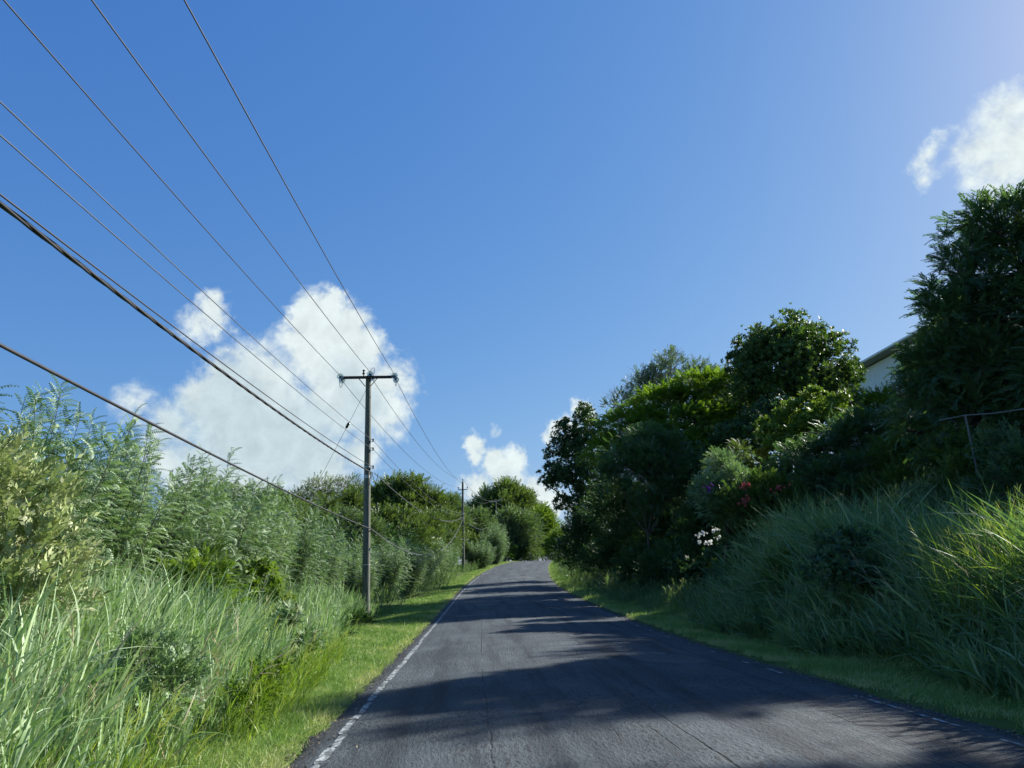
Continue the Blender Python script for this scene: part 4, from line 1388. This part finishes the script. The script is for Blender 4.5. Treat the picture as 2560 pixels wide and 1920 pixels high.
def loop(a, b, drop, n=9, side=(0, 0, 0)):
    t = np.linspace(0, 1, n)[:, None]
    p = np.asarray(a) * (1 - t) + np.asarray(b) * t
    q = np.sin(PI * t[:, 0]) ** .7
    p[:, 2] -= drop * q
    return p + q[:, None] * np.asarray(side)


def strain(root, c, d):
    """glass disc insulator on a short steel link, pointing along d from the arm"""
    d = np.asarray(d, float) / np.linalg.norm(d)
    g = MB()
    prof = [(.03, .06), (.055, .065), (.11, .09), (.128, .105), (.13, .118), (.118, .122), (.10, .112), (.085, .125), (.07, .112), (.05, .13), (.03, .13)]
    g.lathe(prof, c, d, 24)
    gi = g.build('glass_insulator', GLASS, root)
    s = MB()
    s.tube([c, np.asarray(c) + d * .062], .016, 8)
    s.lathe([(.02, .045), (.042, .05), (.042, .07), (.03, .075)], c, d, 12)
    s.tube([np.asarray(c) + d * .125, np.asarray(c) + d * .24], .014, 8)
    s.build('metal_cap', STEEL, gi)
    return np.asarray(c) + d * .24


def spool(root, c, d):
    """dark porcelain reel on a bracket at the pole's side"""
    m = MB()
    m.lathe([(.02, -.045), (.038, -.045), (.04, -.03), (.022, -.012), (.022, .012), (.04, .03), (.038, .045), (.02, .045)], np.asarray(c), (0, 0, 1), 16)
    sp = m.build('spool_insulator', CERAM, root)
    b = MB()
    q = np.asarray(d, float)
    for z in (-.055, .055):
        b.box(np.asarray(c) - q * .07 + (0, 0, z), (.17 if abs(q[0]) > .5 else .03, .03 if abs(q[0]) > .5 else .17, .008))
    b.tube([np.asarray(c) + (0, 0, -.065), np.asarray(c) + (0, 0, .065)], .008, 6)
    b.build('bracket', STEEL, sp)


p1 = empty('utility_pole', tuple(P1), 'tall weathered wooden power pole with steel crossarm and glass insulators, nearest of the three', 'utility pole')
shaft(p1, P1, P1TOP, .155, .105)
T1 = P1TOP - P1
ax1 = norm(np.array([1.0, .04, .018]))                 # along the crossarm
arm_c = T1 + np.array([0, -.15, -.10])
m = MB()
rotm = Matrix(((ax1[0], -ax1[1], 0), (ax1[1], ax1[0], 0), (ax1[2], 0, 1))).to_3x3()
m.box(arm_c, (2.12, .10, .10), rotm, .008)
m.build('crossarm', STEEL, p1, False)
for sd in (-1, 1):
    m = MB()
    m.tube([arm_c + ax1 * .36 * sd + (0, .03, -.04), T1 + (.10 * sd, -.11, -.46)], .017, 6)
    m.build('arm_brace', STEEL, p1)
m = MB()
m.tube([arm_c + ax1 * -.17 + (0, 0, .05), arm_c + ax1 * -.17 + (0, 0, .22)], .02, 8)
m.lathe([(.02, .12), (.055, .13), (.06, .16), (.05, .185), (.028, .20), (.03, .25), (.052, .265), (.05, .30), (.03, .315), (.02, .32)], arm_c + ax1 * -.17, (0, 0, 1), 16)
m.build('pin_insulator', CERAM, p1)

P0 = np.array([-4.4, -21.0, 0.0])      # where the wires go behind the viewer
P0[0] = -4.6
ends_near, ends_far = {}, {}
for key, off in (('a', -1.06), ('b', .10), ('c', 1.06)):
    c = arm_c + ax1 * off + np.array([0, 0, -.02 if key != 'b' else .06])
    dn = norm(np.array([0.0, -1.0, .10]))
    df = norm((P2TOP - P1TOP) * np.array([1, 1, .2]))
    ends_near[key] = P1 + strain(p1, c + dn * .05, dn + np.array([0, 0, .12 if key != 'b' else .30]))
    ends_far[key] = P1 + strain(p1, c + df * .05 + (.02, 0, -.04), df + np.array([0, 0, -.12]))
for key, dr, sd in (('a', .36, (-.03, 0, 0)), ('b', -.30, (.12, 0, 0)), ('c', .34, (.02, 0, 0))):
    m = MB()
    m.tube(loop(ends_near[key] - P1, ends_far[key] - P1, dr, 12, sd), .010, 6)
    m.build('jumper_wire', WIRE_D, p1)
LVZ = []
for (py) in (951, 970, 1009):
    q = at(806 * K, py * K, 29.0)
    LVZ.append(q)
    spool(p1, q - P1, (1, 0, 0))
for py, hh in ((1009, .05), (1030, .12), (1220, .04)):
    q = at(795 * K, py * K, 29.0) - P1
    m = MB()
    rr = .155 + (.105 - .155) * q[2] / T1[2] + .006
    m.lathe([(rr - .01, -hh / 2), (rr, -hh / 2), (rr, hh / 2), (rr - .01, hh / 2)], (T1[0] * q[2] / T1[2], T1[1] * q[2] / T1[2], q[2]), (0, 0, 1), 18)
    m.build('metal_band', GALV, p1)
m = MB()
q = at(807 * K, 1021 * K, 29.0) - P1
m.tube(loop(q + (-.03, -.15, 0), q + (.16, .12, -.02), .34, 10), .012, 6)
m.build('cable_tail', WIRE_D, p1)
m = MB()
m.box(at(801.5 * K, 1026 * K, 28.83) - P1, (.07, .03, .26), None, .008)
m.build('clamp_plate', GALV, p1)
q = at(798.5 * K, 1187 * K, 28.84) - P1
m = MB()
m.box(q, (.07, .012, .11), None, .004)
m.build('tag_plate', GALV, p1, False)
for py in (830, 842, 915, 1060, 1100):
    q = at(795.5 * K, py * K, 28.87) - P1
    m = MB()
    m.lathe([(.018, -.03), (.018, .0), (.012, .012)], q, (0, -1, 0), 8)
    m.build('bolt', STEEL, p1)

p2 = empty('utility_pole', tuple(P2), 'slim dark wooden power pole at the roadside in the middle distance, second of the three', 'utility pole')
shaft(p2, P2, P2TOP, .15, .10)
T2 = P2TOP - P2
m = MB()
m.box(T2 + (0, -.14, -.86), (1.0, .08, .07), None, .006)
m.build('crossarm', STEEL, p2, False)
for q in ((0, 0, .0), (-.46, -.14, -.82), (.46, -.14, -.82)):
    m = MB()
    m.tube([T2 + q, T2 + np.array(q) + (0, 0, .14)], .018, 6)
    m.lathe([(.02, .08), (.05, .09), (.055, .13), (.03, .16), (.045, .2), (.045, .24), (.02, .26)], T2 + np.array(q), (0, 0, 1), 12)
    m.build('pin_insulator', CERAM, p2)
for z in (-3.3, -3.75, -6.3):
    m = MB()
    m.lathe([(.11, -.06), (.135, -.06), (.135, .06), (.11, .06)], T2 * ((T2[2] + z) / T2[2]), (0, 0, 1), 14)
    m.build('metal_band', GALV, p2)

p3 = empty('utility_pole', tuple(P3), 'small distant power pole with crossarm in front of the dome tree, farthest of the three', 'utility pole')
shaft(p3, P3, P3TOP, .15, .10)
T3 = P3TOP - P3
m = MB()
m.box(T3 + (.15, -.14, -.05), (2.1, .10, .10), Matrix.Rotation(-.20, 3, 'Y'), .006)
m.build('crossarm', GALV, p3, False)
for q in (-.8, .12, 1.05):
    m = MB()
    m.lathe([(.02, .05), (.06, .06), (.07, .12), (.035, .16), (.05, .2), (.05, .25), (.02, .27)], T3 + np.array([q + .05, -.14, .20 * q - .02]), (0, 0, 1), 12)
    m.build('pin_insulator', CERAM, p3)


# ------------------------------------------------------------------ wires
def wire(name, label, pts, r, mat, group, n=5):
    V, Q = tubes([(pts, np.full(len(pts), r))], n)
    return tag(link(name, np_mesh(name, V, Q, smooth=True), mat), label, 'wire', group)


def near_span(px, py, end, sag, x0=-4.6, dx=0.0):
    """a wire from the near pole back over the viewer, in the line of the poles, crossing the given edge-of-photo ray"""
    xe, ye, ze = end
    x1 = x0 + dx
    d = ray(px * K, py * K)
    k = (xe - x1) / (ye + 21.0)                # x = xe + k (y - ye)
    y = (xe - k * ye) / (d[0] - k)
    zq = CAM[2] + d[2] * y
    c = 4 * sag / 50.0 ** 2
    b = (zq - ze - c * (y - ye) ** 2) / (y - ye)
    yy = np.linspace(ye, -21.0, 44)
    return np.column_stack([xe + k * (yy - ye), yy, ze + b * (yy - ye) + c * (yy - ye) ** 2])


def span(a, b, sag, n=26):
    t = np.linspace(0, 1, n)[:, None]
    p = np.asarray(a) * (1 - t) + np.asarray(b) * t
    p[:, 2] -= (4 * sag * t * (1 - t))[:, 0]
    return p


WN, WF = 'wires overhead to the near pole', 'wires between the poles'
SP = [
    ('a', 8, 0, 'thin dark wire from the top left corner to the left end of the near crossarm', -1.06),
    ('b', 198, 0, 'thin dark wire overhead to the middle of the crossarm of the near pole', .1),
    ('c', 398, 0, 'thin dark wire overhead to the right arm end of the near pole, the rightmost', 1.06)]
for k_, px, py, lab, dx in SP:
    wr = wire('power_line', lab, near_span(px, py, ends_near[k_], .55, -4.6, dx), .0105, WIRE_D, WN)
wire('power_line', 'pale bare wire to the topmost spool on the side of the near pole', near_span(0, 220, LVZ[0] + (-.03, -.04, 0), .6), .0075, WIRE_A, WN)
wire('power_line', 'pale bare wire to the second spool on the side of the near pole', near_span(0, 292, LVZ[1] + (-.03, -.04, 0), .6), .0075, WIRE_A, WN)
wire('power_line', 'thin dark wire just above the thick twisted cable near the left edge', near_span(0, 420, LVZ[2] + (-.03, -.04, 0), .6), .0095, WIRE_D, WN)
cb = np.array(at(797 * K, 1018 * K, 28.86))
core = near_span(0, 440, cb, .7)
nn = 240
tt = np.linspace(0, 1, nn)
ci = np.column_stack([np.interp(tt, np.linspace(0, 1, len(core)), core[:, j]) for j in range(3)])
parts_ = []
for q in range(3):
    ph = tt * 50 * 2 * PI / 1.7 + q * 2 * PI / 3
    parts_.append((ci + np.column_stack([np.cos(ph) * .011, np.zeros(nn), np.sin(ph) * .011]), np.full(nn, .0165)))
V, Q = tubes(parts_, 6)
tag(link('twisted_cable', np_mesh('twisted_cable', V, Q, smooth=True), WIRE_D), 'thick black twisted cable bundle strapped to the near pole below the spools', 'cable', WN)
lc = np.array(at(802 * K, 1143 * K, 28.85))
wire('low_cable', 'single thick black cable, lowest of all, passing just in front of the near pole', near_span(0, 745, lc, .45), .0175, WIRE_D, WN, 6)

t2a = P2TOP + (-.46, -.14, -.60)
t2c = P2TOP + (.46, -.14, -.60)
wire('power_line', 'wire sagging from the left arm end of the near pole to the second pole', span(ends_far['a'], t2a, .95), .0105, WIRE_D, WF)
wire('power_line', 'wire sagging from the middle of the near crossarm to the top of the second pole', span(ends_far['b'], P2TOP + (0, 0, .24), 1.0), .0105, WIRE_D, WF)
wire('power_line', 'wire sagging from the right arm end of the near pole to the second pole', span(ends_far['c'], t2c + (-.4, 0, .35), .75), .0105, WIRE_D, WF)
q2 = lambda py, dx=0.0: np.array(at((999.5 + dx) * K, py * K, 76.85))
wire('power_line', 'bare wire from the topmost spool of the near pole to the second pole', span(LVZ[0] + (0, .05, 0), q2(1108), .75), .009, WIRE_A, WF)
wire('power_line', 'bare wire from the second spool of the near pole to the second pole', span(LVZ[1] + (0, .05, 0), q2(1112), .8), .009, WIRE_A, WF)
wire('twisted_cable', 'cable hanging from the bottom spool of the near pole to the second pole', span(at(809 * K, 1022 * K, 29.1), q2(1117), 1.0), .017, WIRE_A, WF)
wire('low_cable', 'pale cable in a deep sag across the shrubs between near and second pole', span(lc, q2(1122), 2.05), .018, WIRE_A, WF, 6)
t3 = [T3 + P3 + np.array([q + .05, -.14, .20 * q + .25]) for q in (-.8, .12, 1.05)]
wire('power_line', 'wire from the second pole to the left arm end of the farthest pole', span(t2a, t3[0], 1.0), .013, WIRE_D, WF)
wire('power_line', 'wire from the top of the second pole to the farthest pole', span(P2TOP + (0, 0, .24), t3[1], 1.1), .013, WIRE_D, WF)
wire('power_line', 'wire from the second pole to the right arm end of the farthest pole', span(t2c, t3[2], 1.0), .013, WIRE_D, WF)
wire('twisted_cable', 'sagging cable from the second pole to the farthest pole', span(q2(1118), at(1071 * K, 1117 * K, 131), 1.6), .022, WIRE_A, WF)
P4 = np.array([27.0, 172.0, float(zroad(172)) + 9.0])
for k_, lab in ((0, 'wire from the left arm end of the farthest pole away over the bend'), (2, 'wire from the right arm end of the farthest pole away over the bend')):
    wire('power_line', lab, span(t3[k_], P4 + (k_ * .9 - .9, 0, 0), .8), .016, WIRE_A, WF)
wire('twisted_cable', 'pale cable from the farthest pole to the right along the bend', span(at(1072 * K, 1127 * K, 131), P4 + (0, 0, -3.2), .6), .024, WIRE_A, WF)

# stay wire of the near pole, with its little strain insulator
sw0, sw1 = at(793 * K, 838 * K, 29.1), at(690 * K, 1035 * K, 33.5)
dv = sw1 - sw0
sw2 = sw0 + dv * (sw0[2] / -dv[2] * .985)
st = wire('stay_wire', 'thin slanting stay wire on the left of the near pole, with a small dark insulator', span(sw0, sw2, .03, 12), .0075, WIRE_A, None)
st['category'] = 'stay wire'
ip = sw0 + dv * .385
m = MB()
m.lathe([(.02, -.16), (.05, -.14), (.055, -.02), (.04, 0), (.055, .02), (.05, .14), (.02, .16)], ip, dv, 12)
m.build('stay_insulator', CERAM, st)

# ------------------------------------------------------------------ small road sign at the crest
SG = at(1208 * K, 1205 * K, 106.0)
gz = float(H(SG[0], SG[1]))
sgn = empty('road_sign', (SG[0], SG[1], gz), 'small two-tone grey road sign at the crest, partly hidden by the dark trees', 'road sign')
tz = at(1208 * K, 1162 * K, 106.0)[2] - gz
m = MB()
m.tube([(.05, 0, -.2), (.05, 0, tz)], .035, 8)
m.build('post', GALV, sgn)
SIGN_G = simple_mat('pale_grey_sign_metal', (.33, .35, .40), (.40, .42, .46), 4, .6, .3)
SIGN_B = simple_mat('dull_blue_sign_metal', (.055, .075, .14), (.075, .095, .17), 4, .6, .3)
m = MB()
m.box((-.17, -.05, tz - .45), (.36, .02, .92), None, .006)
m.build('panel', SIGN_G, sgn, False)
m = MB()
m.box((.19, -.05, tz - .45), (.34, .02, .92), None, .006)
m.build('panel', SIGN_B, sgn, False)

# ------------------------------------------------------------------ white house on the ridge
HOUSE_W = simple_mat('pale_mint_render', (.66, .72, .70), (.74, .79, .77), 3, .85, .2, 0, (1, 1, 1), .1)
ROOF = simple_mat('light_grey_roof_sheet', (.50, .54, .55), (.60, .63, .64), 5, .5, .4, .1)
SOFFIT = simple_mat('tan_wood_soffit', (.26, .25, .22), (.34, .33, .30), 6, .8, .2, 0, (1, .2, 1))
WHITE = simple_mat('white_painted_trim', (.74, .78, .78), (.80, .83, .83), 6, .5, .4)
DARKG = simple_mat('dark_window_glass', (.02, .03, .035), (.03, .04, .05), 3, .08, .6)
hx, hy, hz = 26.0, 50.0, float(at(1845 * K, 822 * K, 50.0)[2])
gz = float(H(hx + 5, hy))
hs = empty('white_house', (hx, hy, gz), 'pale mint-white house with grey roof edge, glimpsed between two trees on the ridge', 'house')
ez = hz - gz
m = MB()
m.box((5.0, -4.0, ez / 2 - .6), (8.6, 13.0, ez + 1.0), None, .02)
m.build('wall', HOUSE_W, hs, False)
m = MB()
x0, x1, y0, y1 = 0.0, 10.0, -11.2, 3.2
zr_, zt = ez, ez + 2.6
vs = [(x0, y0, zr_), (x1, y0, zr_), (x1, y1, zr_), (x0, y1, zr_), (x0, y0, zr_ + .16), (x1, y0, zr_ + .16), (x1, y1, zr_ + .16), (x0, y1, zr_ + .16), (5, y0 + 4.5, zt), (5, y1 - 4.5, zt)]
m.add(vs, [(4, 5, 8), (6, 7, 9), (5, 6, 9, 8), (7, 4, 8, 9), (0, 1, 5, 4), (1, 2, 6, 5), (2, 3, 7, 6), (3, 0, 4, 7), (3, 2, 1, 0)])
rf = m.build('roof', ROOF, hs, False)
m = MB()
m.box((.35, -4, ez - .03), (.66, 14.2, .03))
m.build('soffit', SOFFIT, rf, False)
m = MB()
m.box((-.06, -4, ez + .07), (.11, 14.5, .13), None, .02)
m.build('gutter', WHITE, rf, False)
m = MB()
m.tube([(-.02, -.6, ez), (.1, -.6, ez - .2), (.55, -.6, ez - .55), (.64, -.6, ez - .75), (.64, -.6, .3)], .06, 8)
m.build('downpipe', WHITE, hs)

# ------------------------------------------------------------------ thin rail fence half lost in the bushes
FR = [at(2030 * K, 908 * K, 15.8), at(2085 * K, 897 * K, 15.2), at(2145 * K, 893 * K, 14.6), at(2215 * K, 883 * K, 14.0), at(2300 * K, 873 * K, 13.2)]
gz = float(H(FR[1][0], FR[1][1]))
fb = np.array([FR[1][0], FR[1][1], gz])
RAILM = simple_mat('weathered_grey_pipe', (.10, .11, .11), (.17, .18, .18), 9, .7, .3, .2)
fe = empty('rail_fence', tuple(fb), 'thin weathered pipe rail fence half hidden in dark foliage at the right picture edge', 'fence')
m = MB()
m.tube([q - fb for q in FR], .014, 8)
m.build('rail', RAILM, fe)
for q in (FR[1], FR[3], FR[4]):
    m = MB()
    m.tube([np.array([q[0] + .06, q[1], float(H(q[0], q[1])) - .2]) - fb, q - fb], .022, 8)
    m.build('post', RAILM, fe)
print('things', len([o for o in COL.objects if o.parent is None]), 'faces', sum(len(me.polygons) for me in bpy.data.meshes))
